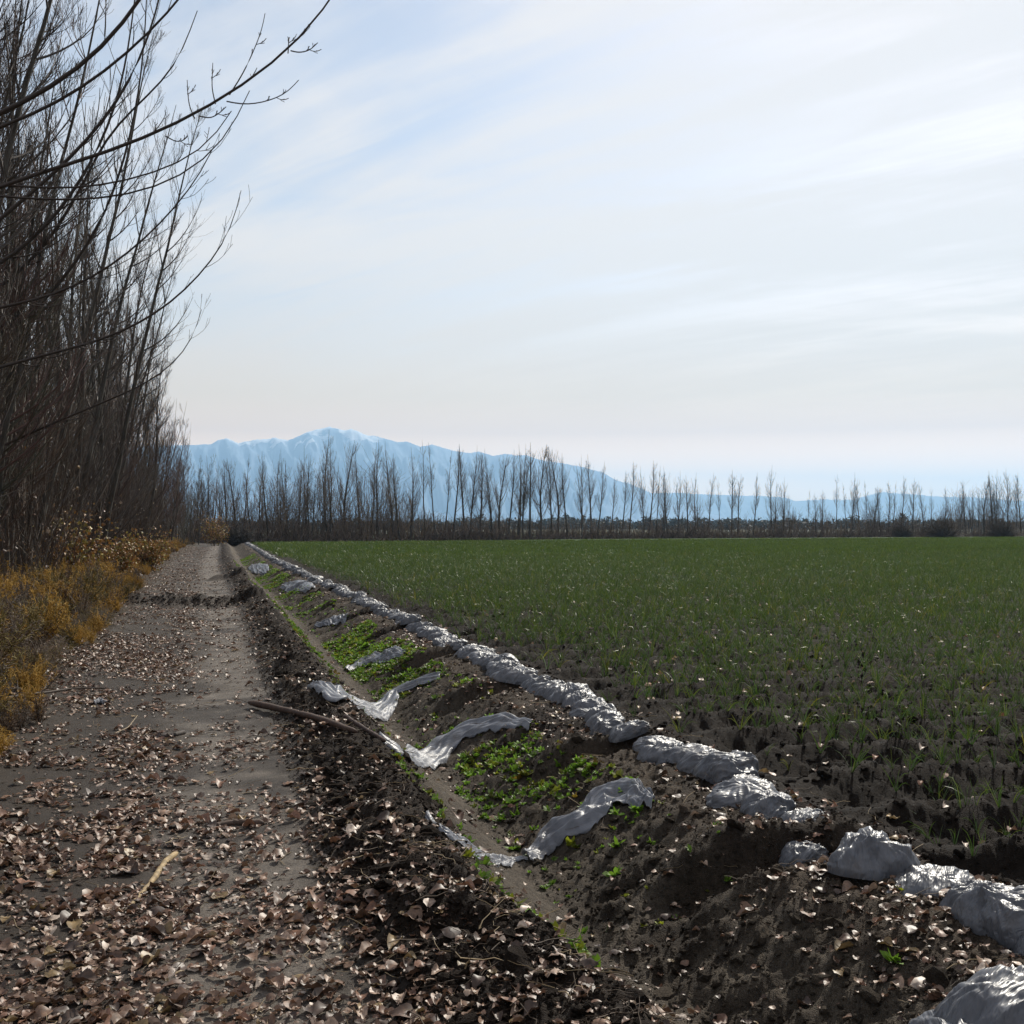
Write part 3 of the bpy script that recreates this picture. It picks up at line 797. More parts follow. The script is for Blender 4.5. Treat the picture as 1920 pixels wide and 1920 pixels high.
# leafy orange shrubs glowing between the trunks
def rust_shrubs():
    lab = ['rust orange shrub glowing low between the nearest trunks', 'small golden shrub where the trees meet the verge', 'dull orange shrub at the far foot of the tree row', 'olive gold bush beside the path-side trunks']
    for i, (px, py, d, s) in enumerate([(125, 1060, 30, 1.5), (215, 1075, 33, 1.0), (404, 985, 100, 2.0), (275, 1065, 40, 1.1)]):
        p = at(px, py, d); r = np.random.default_rng(810 + i); g = Geo(); n = 40
        root = empty('leafy_shrub', (p[0], p[1], .1))
        a = r.uniform(0, 6.28, n); st = np.stack([r.normal(0, .12, n), r.normal(0, .12, n), np.full(n, -.1)], 1) * s
        P = grow(st, np.stack([np.cos(a) * .5, np.sin(a) * .5, np.ones(n)], 1), r.uniform(.7, 1.4, n) * s, 6, .2, .08, r)
        R = np.linspace(.012, .004, 6)[None].repeat(n, 0); g.tube(P, R, 3, (.06, .04, .03)); g.build('stems', M_TWIG, root)
        m = 900; k = r.integers(0, n, m); q = r.integers(2, 6, m); pos = P[k, q] + r.normal(0, .13 * s, (m, 3))
        c = np.array([[.34, .17, .04], [.25, .13, .05], [.30, .24, .06]])[r.integers(0, 3, m)] * r.uniform(.6, 1.2, (m, 1))
        o = scatter('foliage', LEAVES, pos, r.uniform(0, 6.28, m), r.uniform(.05, .11, m) * s ** .5, M_LEAF, c, tilt=r.normal(0, .9, (m, 2)))
        del o['kind']; o.parent = root
        tag(root, lab[i], 'shrub')
rust_shrubs()

# ------------------------------------------------------------------ far row of poplars
def far_row():
    T1 = [(310, 320), (370, 310), (430, 420), (470, 360), (560, 280), (640, 300), (690, 270), (770, 350), (830, 240), (850, 300), (940, 120), (985, 190), (1030, 270), (1095, 190), (1210, 310), (1290, 210), (1330, 200),
          (1440, 200), (1500, 300), (1570, 250), (1680, 200), (1750, 210), (1820, 280), (1870, 240)]
    T2 = [(40, 230), (90, 240), (160, 280), (235, 260), (290, 300), (350, 270), (425, 230), (470, 230), (510, 215), (590, 230), (660, 240), (720, 250), (790, 300), (880, 310), (955, 310), (1000, 360), (1090, 480),
          (1170, 430), (1220, 360), (1330, 400), (1365, 350), (1420, 400), (1470, 400), (1510, 450), (1575, 430), (1650, 470), (1720, 450), (1790, 450), (1880, 500)]
    T3 = [(40, 380), (75, 410), (180, 400), (310, 350), (370, 430), (420, 560), (520, 510), (580, 540), (625, 520), (710, 410), (785, 470), (820, 400), (870, 470), (920, 450), (960, 500), (1000, 490), (1050, 450), (1072, 460),
          (1125, 420), (1205, 440), (1285, 460), (1330, 500), (1410, 490), (1510, 490), (1550, 450), (1590, 490), (1630, 510), (1662, 450), (1720, 390), (1750, 380), (1820, 370), (1870, 420), (1905, 400)]
    trees = [(384, 842), (399, 850), (414, 862), (426, 850)] + [(360 + x / 3.84, 760 + y / 3.84) for x, y in T1] + [(860 + x / 3.84, 760 + y / 3.84) for x, y in T2] + [(1360 + x * .2917, 760 + y * .2917) for x, y in T3]
    kinds = ['slender', 'forked', 'twin stemmed', 'broad topped', 'leaning', 'thin', 'tall']
    protos = []
    for k in range(7):
        protos.append(tree_proto('far_poplar', (.155, .128, .110), seed=1000 + k, H=11.4, r0=[.13, .16, .14, .17, .14, .10, .16][k], stems=[1, 2, 2, 1, 1, 1, 1][k], lean=[0, .02, .05, .02, .16, .0, .02][k],
                                 leandir=random.choice([0, 3.14]), nprim=[34, 46, 44, 46, 32, 24, 40][k], nsec=6, nter=1, width=[.9, 1.1, 1.0, 1.35, .95, .75, 1.0][k], low=[.3, .22, .26, .2, .3, .4, .3][k], fine=1.5, shootup=1.6, high=.86))
    for i, (x, y) in enumerate(trees):
        base = np.interp(x, [430, 480, 1100, 1900], [1018, 1017.5, 1010.5, 1005.5]); d = CAM_H * F_PX / (base - HOR) + rng.uniform(0, 5)
        p = at(x, HOR, d); Ht = (HOR - y) / F_PX * d + 1.6
        k = int(rng.integers(0, 7)); lm = ('the snowy mountain' if x < 700 else 'the falling ridge' if x < 1220 else 'low blue hills' if x < 1700 else 'plain sky')
        place(protos[k], p[0], p[1], rng.uniform(0, 6.28) if k != 4 else rng.choice([0, 3.14]), Ht / 12.2, '%s bare poplar against %s, %s in the far row' % (kinds[k], lm, nth(i + 1)), 'far row of bare poplars behind the field')
    # hedge-high growth at their feet
    r = np.random.default_rng(55); g = Geo(); n = 6500
    x = r.uniform(350, 1990, n); base = np.interp(x, [430, 480, 1100, 1900, 1990], [1018, 1017.5, 1010.5, 1005.5, 1005]); d = CAM_H * F_PX / (base - HOR) + r.uniform(-1, 9, n) 
    top = np.interp(x, [430, 470, 500, 560, 600, 660, 690, 760, 800, 860, 1000, 1200, 1400, 1560, 1600, 1740, 1765, 1800, 1850, 1990], [5.6, 5.0, 5.6, 7.0, 6.2, 4.8, 6.4, 6.4, 3.6, 2.5, 2.2, 2.2, 2.6, 3.2, 4.4, 4.4, 7.4, 7.2, 6.6, 8.0])
    X = np.stack([at(a, HOR, b) for a, b in zip(x, d)]); H = top * r.random(n) ** 1.3 * (.55 + .9 * vn(x * .035, x * 0, 3)) + .5
    st = X.copy(); st[:, 2] = 0
    P = grow(st, np.stack([r.normal(0, .22, n), r.normal(0, .22, n), np.ones(n)], 1), H, 5, .3, .07, r)
    cc = np.where(r.random((n, 1)) < .2, np.array([[.22, .155, .095]]), np.array([[.150, .116, .096]])) * r.uniform(.7, 1.4, (n, 1))
    V, Q = tubes(P, np.linspace(.030, .012, 5)[None].repeat(n, 0), 3); g.add(V, Q, cc.repeat(15, 0))
    p, dd, rr, t = spawn(P, np.full((n, 5), .015), 4, .15, 1, (.5, 1.2), r)
    P2 = grow(p, dd, np.repeat(H, 4) * .25 * r.uniform(.4, 1.2, len(p)), 3, .3, .1, r); V, Q = tubes(P2, np.full((len(p), 3), .012), 3)
    g.add(V, Q, cc.repeat(4, 0).repeat(9, 0))
    n = 6000                                                         # low dark tangle right at the field edge
    x = r.uniform(350, 1990, n); base = np.interp(x, [430, 480, 1100, 1900, 1990], [1018, 1017.5, 1010.5, 1005.5, 1005]); d = CAM_H * F_PX / (base - HOR) + r.uniform(-2, 3, n)
    X = np.stack([at(a, HOR, b) for a, b in zip(x, d)]); X[:, 2] = 0
    H = r.uniform(.4, 1.9, n) * (.5 + vn(x * .02, x * 0, 9))
    P = grow(X, r.normal(0, .6, (n, 3)) + UP, H, 4, 0, .2, r); V, Q = tubes(P, np.linspace(.05, .02, 4)[None].repeat(n, 0), 3)
    g.add(V, Q, (np.array([.140, .104, .082]) * r.uniform(.5, 1.5, (n, 1))).repeat(12, 0))
    o = g.build('far_undergrowth', M_STRAW); tag(o, 'brown belt of bare bushes and brambles at the feet of the far poplars', 'undergrowth', kind='stuff')
    # shrubs that stand out
    for i, (px, d, s, c, lab) in enumerate([(445, 112, 1.7, (.055, .045, .038), 'dark rounded bush where the path meets the far trees'),
                                           (1770, 178, 3.2, (.085, .062, .042), 'wide brown mounded bush at the right end of the field'),
                                           (1880, 182, 2.8, (.085, .062, .042), 'brown mounded bush at the picture edge below the right-hand poplars'),
                                           (1690, 186, 2.2, (.095, .070, .045), 'low tawny bush left of the wide mounded bush at the field end')]):
        p = at(px, HOR, d); root = empty('round_bush', (p[0], p[1], 0)); g = Geo(); n = 420
        dirs = norm(r.normal(0, 1, (n, 3)) * [1, 1, .6] + [0, 0, .5]); P = grow(r.normal(0, .1, (n, 3)), dirs, r.uniform(.7, 1.15, n) * s, 5, -.1, .1, r)
        g.tube(P, np.linspace(.03, .012, 5)[None].repeat(n, 0), 3); q, dd, rr, t = spawn(P, np.full((n, 5), .015), 7, .4, 1, (.3, 1.2), r)
        P2 = grow(q, dd, r.uniform(.1, .4, len(q)) * s * .6, 3, 0, .15, r); g.tube(P2, np.full((len(q), 3), .012), 3)
        V, F, C = g.arrays(); V[:, 2] = np.maximum(V[:, 2], -.2)
        build('branches', V, F, M_STRAW, root, C * np.array(c)); tag(root, lab, 'bush')
far_row()

# woods on the plain behind
def far_woods():
    r = np.random.default_rng(91); VV, CC = [], []
    n = 0
    for x in np.concatenate([np.arange(380, 2050, 3.2), [1040, 1052, 1060, 1120, 1130, 1140, 1215, 1690, 1694, 1035, 1070, 880, 900]]):
        big = n >= len(np.arange(380, 2050, 3.2)); n += 1
        d = r.uniform(620, 820); p = at(x, HOR, d); h = r.uniform(3.5, 6.5) * (1 + .5 * (vn(np.array([x * .03]), np.array([0.]), 2)[0] - .4)) + (3.2 if big else 0); w = r.uniform(2.5, 5)
        m = 60 if not big else 130
        c = norm(r.normal(0, 1, (m, 3))) * r.random((m, 1)) ** .4 * np.array([w, w, h * .5]) + np.array([p[0], p[1], h * .5])
        t = c[:, None, :] + r.normal(0, .75, (m, 3, 3)); VV.append(t.reshape(-1, 3))
        CC.append((np.array([.050, .052, .040]) * r.uniform(.6, 1.3, (m, 1))).repeat(3, 0))
    V = np.concatenate(VV); F = np.arange(len(V)).reshape(-1, 3)
    o = build('far_woods', V, [F], M_STRAW, col=np.concatenate(CC), smooth=False); tag(o, 'hazy dark belt of woods on the plain beyond the far poplars', 'woods', kind='stuff')
far_woods()

# ------------------------------------------------------------------ mountains
def mountains():
    prof = [(-400, 860), (0, 845), (200, 838), (376, 833), (396, 832), (407, 825), (425, 821), (446, 830), (477, 824), (514, 820), (540, 825), (560, 817), (581, 808), (618, 799.6), (646, 806), (657, 803), (672, 808), (691, 817), (706, 817),
            (745, 828), (761, 827), (787, 837), (810, 833), (850, 845), (881, 848.5), (896, 846), (925, 854), (946, 850), (964, 853), (990, 853), (1011, 861), (1053, 868), (1094, 875), (1131, 886), (1159, 901), (1185, 908), (1219, 923), (1260, 940), (1330, 962), (1420, 986)]
    low = [(1000, 930), (1180, 922), (1219, 924), (1245, 924), (1277, 923.5), (1303, 926), (1360, 928), (1395, 929), (1418, 929), (1471, 932), (1491, 939), (1547, 936), (1599, 937), (1640, 925), (1657, 922), (1704, 926), (1768, 931), (1827, 932), (1900, 938), (2000, 946), (2200, 970)]
    def ridge(name, prof, dist, depth, mat, seed):
        px = np.linspace(prof[0][0], prof[-1][0], 900); py = np.interp(px, [a for a, _ in prof], [b for _, b in prof])
        top = (HOR - py) / F_PX * dist + 1.6 + 6 * fbm(px * .12, px * 0, seed, 3)
        rows = []
        for t in np.linspace(-1, 1, 101):                              # -1 near foot, 0 ridge, 1 far foot
            dd = dist + t * depth * (1 + .0 * px)
            k = (1 - abs(t)) ** 1.15
            sp = ((1 - np.abs(fbm(px * .020 + t * .9, t * 1.6 + px * .004, seed + 3, 6, .55)) * 2.4) - .55) * (abs(t) * (1 - abs(t)) * 4) ** .7 * .22
            h = top * np.clip(k + sp, 0, 1) * (1 if t <= 0 else 1)
            x = (px - 960) / F_PX * dd
            rows.append(np.stack([x * CY + dd * SY, -x * SY + dd * CY, h - 3], 1))
        V = np.concatenate(rows); i = np.arange(len(V)).reshape(101, len(px))
        Q = np.stack([i[:-1, :-1], i[:-1, 1:], i[1:, 1:], i[1:, :-1]], -1).reshape(-1, 4)
        o = build(name, V, [Q], mat); o['kind'] = 'structure'
    m, nt, b, out = principled('haze_tinted_rock')
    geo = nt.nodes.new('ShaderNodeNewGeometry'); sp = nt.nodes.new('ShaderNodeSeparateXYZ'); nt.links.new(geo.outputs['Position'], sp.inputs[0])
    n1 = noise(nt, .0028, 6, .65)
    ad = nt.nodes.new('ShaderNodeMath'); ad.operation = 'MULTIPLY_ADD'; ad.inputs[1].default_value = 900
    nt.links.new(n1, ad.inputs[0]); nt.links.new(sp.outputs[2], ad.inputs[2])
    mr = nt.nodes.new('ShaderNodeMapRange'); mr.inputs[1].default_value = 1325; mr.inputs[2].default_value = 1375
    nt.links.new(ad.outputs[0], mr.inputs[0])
    hazed_rock = ramp(nt, noise(nt, .004, 5), [(.3, (.13, .18, .26)), (.7, (.21, .27, .36))])  # blue of the distant haze is mixed into this surface colour
    mx = nt.nodes.new('ShaderNodeMix'); mx.data_type = 'RGBA'; nt.links.new(mr.outputs[0], mx.inputs[0]); nt.links.new(hazed_rock, mx.inputs[6]); mx.inputs[7].default_value = (.62, .65, .70, 1)
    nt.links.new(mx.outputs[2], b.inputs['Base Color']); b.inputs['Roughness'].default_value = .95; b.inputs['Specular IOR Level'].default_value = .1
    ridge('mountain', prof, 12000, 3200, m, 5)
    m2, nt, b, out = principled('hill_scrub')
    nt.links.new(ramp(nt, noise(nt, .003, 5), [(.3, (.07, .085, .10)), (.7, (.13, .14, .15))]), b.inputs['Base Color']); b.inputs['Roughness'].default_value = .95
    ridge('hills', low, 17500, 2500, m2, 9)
mountains()

# ------------------------------------------------------------------ plastic bags along the field edge
def ridged(x, y, sd, o=3):
    t = 0; a = 1; n = 0
    for i in range(o):
        t = t + a * (1 - np.abs(vn(x, y, sd + i * 13) * 2 - 1)) ** 2; n += a
        x = x * 1.9 + 3.1; y = y * 1.9 + 7.7; a *= .5
    return t / n

def bag_mesh(seed):
    """a slack film bag slumped over a lump of earth: sharp folds run from a gathered neck down to the skirt"""
    r = np.random.default_rng(seed); nu, nv = 110, 44
    a = np.linspace(0, 2 * np.pi, nu, endpoint=False); s = np.linspace(0, 1, nv)
    A, S = np.meshgrid(a, s)
    ex = np.abs(np.cos(A)) ** .8 * np.sign(np.cos(A)); ey = np.abs(np.sin(A)) ** .8 * np.sign(np.sin(A))
    lump = 1 + .14 * np.sin(A * 2 + r.uniform(0, 6)) * S + .08 * np.sin(A * 3 + r.uniform(0, 6)) * S
    rad = np.sin(S * np.pi / 2) ** .85 * lump; dome = np.cos(S * np.pi / 2) ** r.uniform(.7, 1.0)
    X = ex * rad * .205 * r.uniform(.92, 1.1); Y = ey * rad * .185 * r.uniform(.9, 1.15); Z = dome * .185 * r.uniform(.85, 1.1)
    # folds: angle about a neck set off to one side
    na = r.uniform(0, 6.28); nx, ny = .10 * math.cos(na), .09 * math.sin(na)
    B = np.arctan2(Y - ny, X - nx); D = np.hypot(X - nx, Y - ny)
    cb, sb = np.cos(B), np.sin(B); k = r.uniform(1.8, 3.4)
    a0 = r.uniform(-.9, .9); wp = .10 * fbm(X * 6 + seed, Y * 6, seed + 2, 2)
    p = X * math.cos(a0) + Y * math.sin(a0) + wp; q = -X * math.sin(a0) + Y * math.cos(a0) + wp + .25 * Z
    f1 = ridged(cb * k + seed, sb * k + D * 2.5, seed, 3); pm = sstep(.35, .7, vn(cb * 1.2 + 7, sb * 1.2 + seed, seed + 21))
    lng = ridged(p * 4.5 + seed, q * 15, seed + 40, 2); lng2 = ridged(p * 9 + seed, q * 34, seed + 60, 2)
    cross = ridged(X * 7 + seed * .3, Y * 7 + Z * 5, seed + 80, 3); dent = fbm(X * 7 + Z * 4, Y * 7 - Z * 3 + seed, seed + 90, 2)
    fold = .050 * (f1 - .45) * (.35 + .65 * pm) * sstep(.0, .07, D) + .040 * (lng - .4) + .018 * (lng2 - .4) + .022 * (cross - .4) + .018 * dent
    nrm = norm(np.stack([X / .2 ** 2, Y / .18 ** 2, np.maximum(Z, .02) / .18 ** 2], -1))
    fold = fold * np.sin(np.clip(S, .0, .97) * np.pi) ** .35 + .012 * (S > .9) * fbm(cb * 6, sb * 6, seed, 2)
    X = X + nrm[..., 0] * fold; Y = Y + nrm[..., 1] * fold; Z = Z + nrm[..., 2] * fold
    Z = Z + .03 * fbm(X * 8, Y * 8 + 3, seed + 3, 2) * (1 - S)
    X = X + .07 * (Z / .2) * r.uniform(-.7, .9); Y = Y + .05 * (Z / .2) * r.uniform(-1, 1)
    V = np.stack([X, Y, Z - .025], -1).reshape(-1, 3)
    i = np.arange(nu * nv).reshape(nv, nu); j = np.roll(i, -1, 1)
    Q = np.stack([i[:-1], j[:-1], j[1:], i[1:]], -1).reshape(-1, 4)
    return build('plastic_bag', V, [Q], M_PLASTIC)

def bags():
    protos = [bag_mesh(1200 + k) for k in range(10)]; first = set()
    v = 3.35; n = 0
    while v < 112:
        w = 2.83 + .05 * math.sin(v * 2.1) + rng.normal(0, .03)
        gap = any(abs(v - c + .07) < .09 for c in CUTS)
        step = .25 if v < 12 else .25 + .0054 * (v - 12)
        if not gap or rng.random() < .25:
            k = int(rng.integers(0, 10)); p = protos[k]
            o = p if k not in first else p.copy()
            if k in first: COL.objects.link(o)
            first.add(k)
            u = w - .6 * float(sstep(8, 60, np.array(v))); z = float(height(np.array([u]), np.array([v]))[0])
            s = rng.uniform(.58, .86)
            o.location = (u, v, z - .015); o.rotation_euler = (rng.normal(0, .1), rng.normal(0, .1), rng.normal(.5, .5)); o.scale = (s * rng.uniform(.9, 1.2), s * rng.uniform(.85, 1.35), s * rng.uniform(.7, 1.1))
            n += 1
            if n <= 70: lab = 'crumpled grey plastic bag at the field edge, %s in the row from its near end' % nth(n)
            else: lab = 'tiny far-off grey plastic bag in the row narrowing toward the path end'
            tag(o, lab, 'plastic bag', 'grey plastic bags in a row along the field edge')
        v += step * rng.uniform(.85, 1.15)
    for k in range(10):
        if k not in first: bpy.data.objects.remove(protos[k])
    for (px, py, s, rz, sd, lab) in ((1895, 1925, 1.2, .4, 1300, 'large pleated grey plastic bag humped in the bottom right corner'),
                                     (1840, 1975, 1.25, 1.2, 1301, 'slack grey plastic bag cut off by the bottom edge below the pleated hump')):
        p = on_ground(px, py); o = bag_mesh(sd); o.location = (p[0], p[1], p[2] - .02); o.rotation_euler = (0, 0, rz); o.scale = (s, s * .9, s * .9 if sd == 1300 else s * .62)
        tag(o, lab, 'plastic bag', 'grey plastic bags across the ditch shelf')
bags()

# plastic sheets laid across the ditch
def sheet(name, pts, width, label, seed, lift=.02, wr=.02, fray=.25, thick=None):
    r = np.random.default_rng(seed)
    P = np.array([on_ground(x, y) for x, y in pts])[:, :2]
    s = np.concatenate([[0], np.cumsum(np.linalg.norm(np.diff(P, axis=0), axis=1))]); K, M = 130, 34
    q = np.linspace(0, s[-1], K); C = np.stack([np.interp(q, s, P[:, k]) for k in range(2)], 1)
    for _ in range(8): C[1:-1] = .25 * C[:-2] + .5 * C[1:-1] + .25 * C[2:]
    T = norm(np.gradient(C, axis=0)); Nn = np.stack([-T[:, 1], T[:, 0]], 1)
    Nn = norm(Nn * .5 + np.array([.1, 1.0]) * np.sign(Nn[:, 1:2]))
    t = np.linspace(0, 1, K)[:, None]; m = np.linspace(-1, 1, M)[None]
    wv = width * (.18 + .82 * np.sin(np.pi * np.clip(t * .9 + .06, 0, 1)) ** .8) * (1 + 1.5 * fray * fbm(t * 6, m * 0 + (m > 0) * 9, seed, 4))
    X = C[:, 0][:, None] + Nn[:, 0][:, None] * m * wv; Y = C[:, 1][:, None] + Nn[:, 1][:, None] * m * wv
    g = height(X.ravel(), Y.ravel()).reshape(X.shape)
    for _ in range(10):                                             # film bridges the small hollows
        g2 = g.copy(); g2[1:-1, 1:-1] = .25 * (g[:-2, 1:-1] + g[2:, 1:-1] + g[1:-1, :-2] + g[1:-1, 2:]); g = np.maximum(g2, g * .5 + g2 * .5)
    Z = g + lift * (1 - m ** 4 * .6) + .6 * wr * (2.2 * ridged(t * 4 + m * .6, m * 2.0 + t * 2, seed + 3, 2) + .9 * ridged(t * 11 - m * 2, m * 1.6 + t * 5, seed + 6, 1) - 1.3)
    Z = np.maximum(Z, height(X.ravel(), Y.ravel()).reshape(X.shape) + .004)
    V = np.stack([X, Y, Z], -1).reshape(-1, 3); i = np.arange(K * M).reshape(K, M)
    Q = np.stack([i[:-1, :-1], i[1:, :-1], i[1:, 1:], i[:-1, 1:]], -1).reshape(-1, 4)
    o = build(name, V, [Q], M_FILM); md = o.modifiers.new('film', 'SOLIDIFY'); md.thickness = .0015; md.offset = 1
    tag(o, label, 'plastic sheet', 'grey plastic sheets laid across the ditch')
def sheets():
    sheet('plastic_sheet', [(985, 1612), (1030, 1580), (1080, 1540), (1130, 1505), (1180, 1495), (1225, 1515)], .17, 'torn grey sheet climbing the ditch bank over a hump of earth beside a dark cut', 21, .05, .03)
    sheet('plastic_sheet', [(800, 1528), (835, 1560), (880, 1590), (960, 1615), (990, 1615)], .09, 'narrow torn grey film half buried along the ditch floor', 22, .012, .015)
    sheet('plastic_sheet', [(712, 1385), (745, 1412), (785, 1425), (830, 1392), (870, 1370), (920, 1358), (960, 1357), (995, 1362)], .23, 'long grey sheet dipping through the ditch below the brown pole', 23, .04, .022)
    sheet('plastic_sheet', [(585, 1288), (635, 1310), (690, 1330), (735, 1302), (775, 1282), (825, 1272)], .30, 'shiny grey sheet forming a V across the ditch among bright weeds', 24, .04, .02)
    sheet('plastic_sheet', [(650, 1258), (680, 1243), (710, 1232), (760, 1226)], .22, 'small grey sheet on the weedy bank beyond the shiny V sheet', 25, .04, .02)
    sheet('plastic_sheet', [(592, 1172), (618, 1166), (650, 1164)], .28, 'crumpled far grey sheet over the ditch just before the bund', 27, .05, .03)
    sheet('plastic_sheet', [(530, 1098), (548, 1096), (570, 1100), (585, 1104)], .5, 'distant grey film hanging on the ditch bank beyond the bund', 28, .05, .03)
    sheet('plastic_sheet', [(470, 1062), (482, 1066), (500, 1076)], .6, 'distant grey film near where the ditch narrows', 29, .06, .03)
    sheet('plastic_sheet', [(176, 1322), (186, 1316), (198, 1322)], .06, 'small scrap of grey plastic at the grass edge left of the path', 30, .03, .02)
sheets()

# ------------------------------------------------------------------ dead wood on the ground
def stick(name, pts, r0, r1, col, label, lift=.0, bumpy=.1, S=8, cat='stick', tw=0):
    P = np.array([on_ground(x, y) for x, y in pts]); s = np.concatenate([[0], np.cumsum(np.linalg.norm(np.diff(P, axis=0), axis=1))])
    K = 26; q = np.linspace(0, s[-1], K); C = np.stack([np.interp(q, s, P[:, k]) for k in range(3)], 1)
    for _ in range(4): C[1:-1] = .25 * C[:-2] + .5 * C[1:-1] + .25 * C[2:]
    C[:, 2] += lift + np.linspace(r0, r1, K) * .6
    r = np.random.default_rng(len(pts) * 7 + abs(int(pts[0][0]))); C[:, :2] += r.normal(0, r0 * .12, (K, 2))
    R = np.linspace(r0, r1, K) * (1 + bumpy * r.normal(0, 1, K)); R[0] *= .55; R[-1] *= .4
    g = Geo(); g.tube(C, R, S, col)
    V, Q = tubes(C[None], R[None], S); n = len(V)                      # end caps
    if tw:
        p, d, rr, t = spawn(C[None], R[None], tw, .1, .95, (.5, 1.1), r); g.tube(grow(p, d, r.uniform(.1, .45, tw), 6, .2, .1, r), (rr * .5)[:, None] * np.linspace(1, .3, 6)[None], 5, col)
    g.V.append(C[[0, -1]]); g.C.append(np.array([col, col])); a = np.arange(S); c0 = g.n
    caps = np.concatenate([np.stack([(a + 1) % S, a, np.full(S, c0)], 1), np.stack([(K - 1) * S + a, (K - 1) * S + (a + 1) % S, np.full(S, c0 + 1)], 1)])
    Vv = np.concatenate(g.V); Cc = np.concatenate(g.C)
    o = build(name, Vv, [np.concatenate(g.Q), caps], M_WOOD, col=Cc); tag(o, label, cat); return o
stick('wooden_pole', [(468, 1327), (520, 1338), (600, 1358), (668, 1384)], .029, .020, (.062, .038, .028), 'long brown wooden pole lying from the path onto the ditch berm', .03, .05, 10, 'pole')
stick('wooden_pole', [(645, 1350), (690, 1378), (724, 1398)], .018, .014, (.05, .03, .024), 'shorter dark red pole leaning into the ditch by the long sheet', .02, .05, 8, 'pole')
stick('stick', [(240, 1706), (268, 1676), (290, 1650), (305, 1625), (318, 1612), (332, 1603)], .010, .017, (.30, .22, .12), 'pale crooked stick lying on the leafy path', .0, .08)
stick('stick', [(192, 1728), (215, 1716), (240, 1706)], .006, .009, (.085, .065, .045), 'thin dark twig continuing from the pale crooked stick', .0, .08)
stick('wood_chunk', [(402, 1553), (430, 1547), (462, 1546), (494, 1548)], .017, .020, (.085, .058, .045), 'flat brown piece of split wood lying on the bare path', .0, .1, 7, 'wood')
stick('fallen_branch', [(-40, 1338), (40, 1318), (90, 1312), (140, 1303), (205, 1303)], .020, .007, (.06, .045, .035), 'dark fallen branch lying along the foot of the golden grass', .06, .08, 6, 'branch', 5)
stick('fallen_branch', [(0, 1352), (12, 1330), (30, 1322), (60, 1316)], .008, .004, (.30, .26, .21), 'pale forked twig at the left picture edge below the dark branch', .03, .08, 5, 'branch', 2)
stick('stick', [(215, 1383), (240, 1372), (258, 1348)], .005, .003, (.26, .20, .13), 'thin pale curved twig standing off the path left side', .03, .08, 5, 'stick')
stick('wood_chunk', [(300, 1385), (330, 1380), (345, 1376)], .018, .022, (.05, .040, .034), 'short dark clump of rotten wood on the path left side', .0, .12, 7, 'wood')

def pink_stone():
    V, F, _ = clod_template(40); p = on_ground(1215, 1288)
    o = build('round_stone', V * .035, F, M_WOOD, col=np.tile(np.array([.55, .36, .27]), (len(V), 1)), loc=(p[0], p[1], p[2] + .02))
    tag(o, 'pale pink round stone on dark soil where the crop begins', 'stone')
pink_stone()

# ------------------------------------------------------------------ air, sky, sun, camera
def haze_box():
    me_v = [(x, y, z) for x in (-24000, 24000) for y in (-24000, 24000) for z in (-1.6, 1150)]
    f = [[0, 1, 3, 2], [4, 6, 7, 5], [0, 4, 5, 1], [2, 3, 7, 6], [0, 2, 6, 4], [1, 5, 7, 3]]
    m = bpy.data.materials.new('air'); m.use_nodes = True; nt = m.node_tree; nt.nodes.clear()
    out = nt.nodes.new('ShaderNodeOutputMaterial'); pv = nt.nodes.new('ShaderNodeVolumePrincipled')
    pv.inputs['Density'].default_value = HAZE_D; pv.inputs['Color'].default_value = HAZE_C; pv.inputs['Anisotropy'].default_value = .3
    nt.links.new(pv.outputs[0], out.inputs['Volume'])
    o = build('haze', np.array(me_v, float), [np.array(f)], m, smooth=False)
    tag(o, 'thin blue air that pales the mountains and far woods', 'haze', kind='stuff')
HAZE_D, HAZE_C = 1.05e-4, (.38, .66, 1.0, 1)
haze_box()

SUN_AZ, SUN_EL = math.radians(13.9 + 26), math.radians(37)
sdir = Vector((math.sin(SUN_AZ) * math.cos(SUN_EL), math.cos(SUN_AZ) * math.cos(SUN_EL), math.sin(SUN_EL)))
ld = bpy.data.lights.new('sun', 'SUN'); ld.energy = 5.0; ld.angle = math.radians(.9); ld.color = (1, .94, .83)
lo = bpy.data.objects.new('sun', ld); COL.objects.link(lo); lo.rotation_euler = (-sdir).to_track_quat('-Z', 'Y').to_euler()

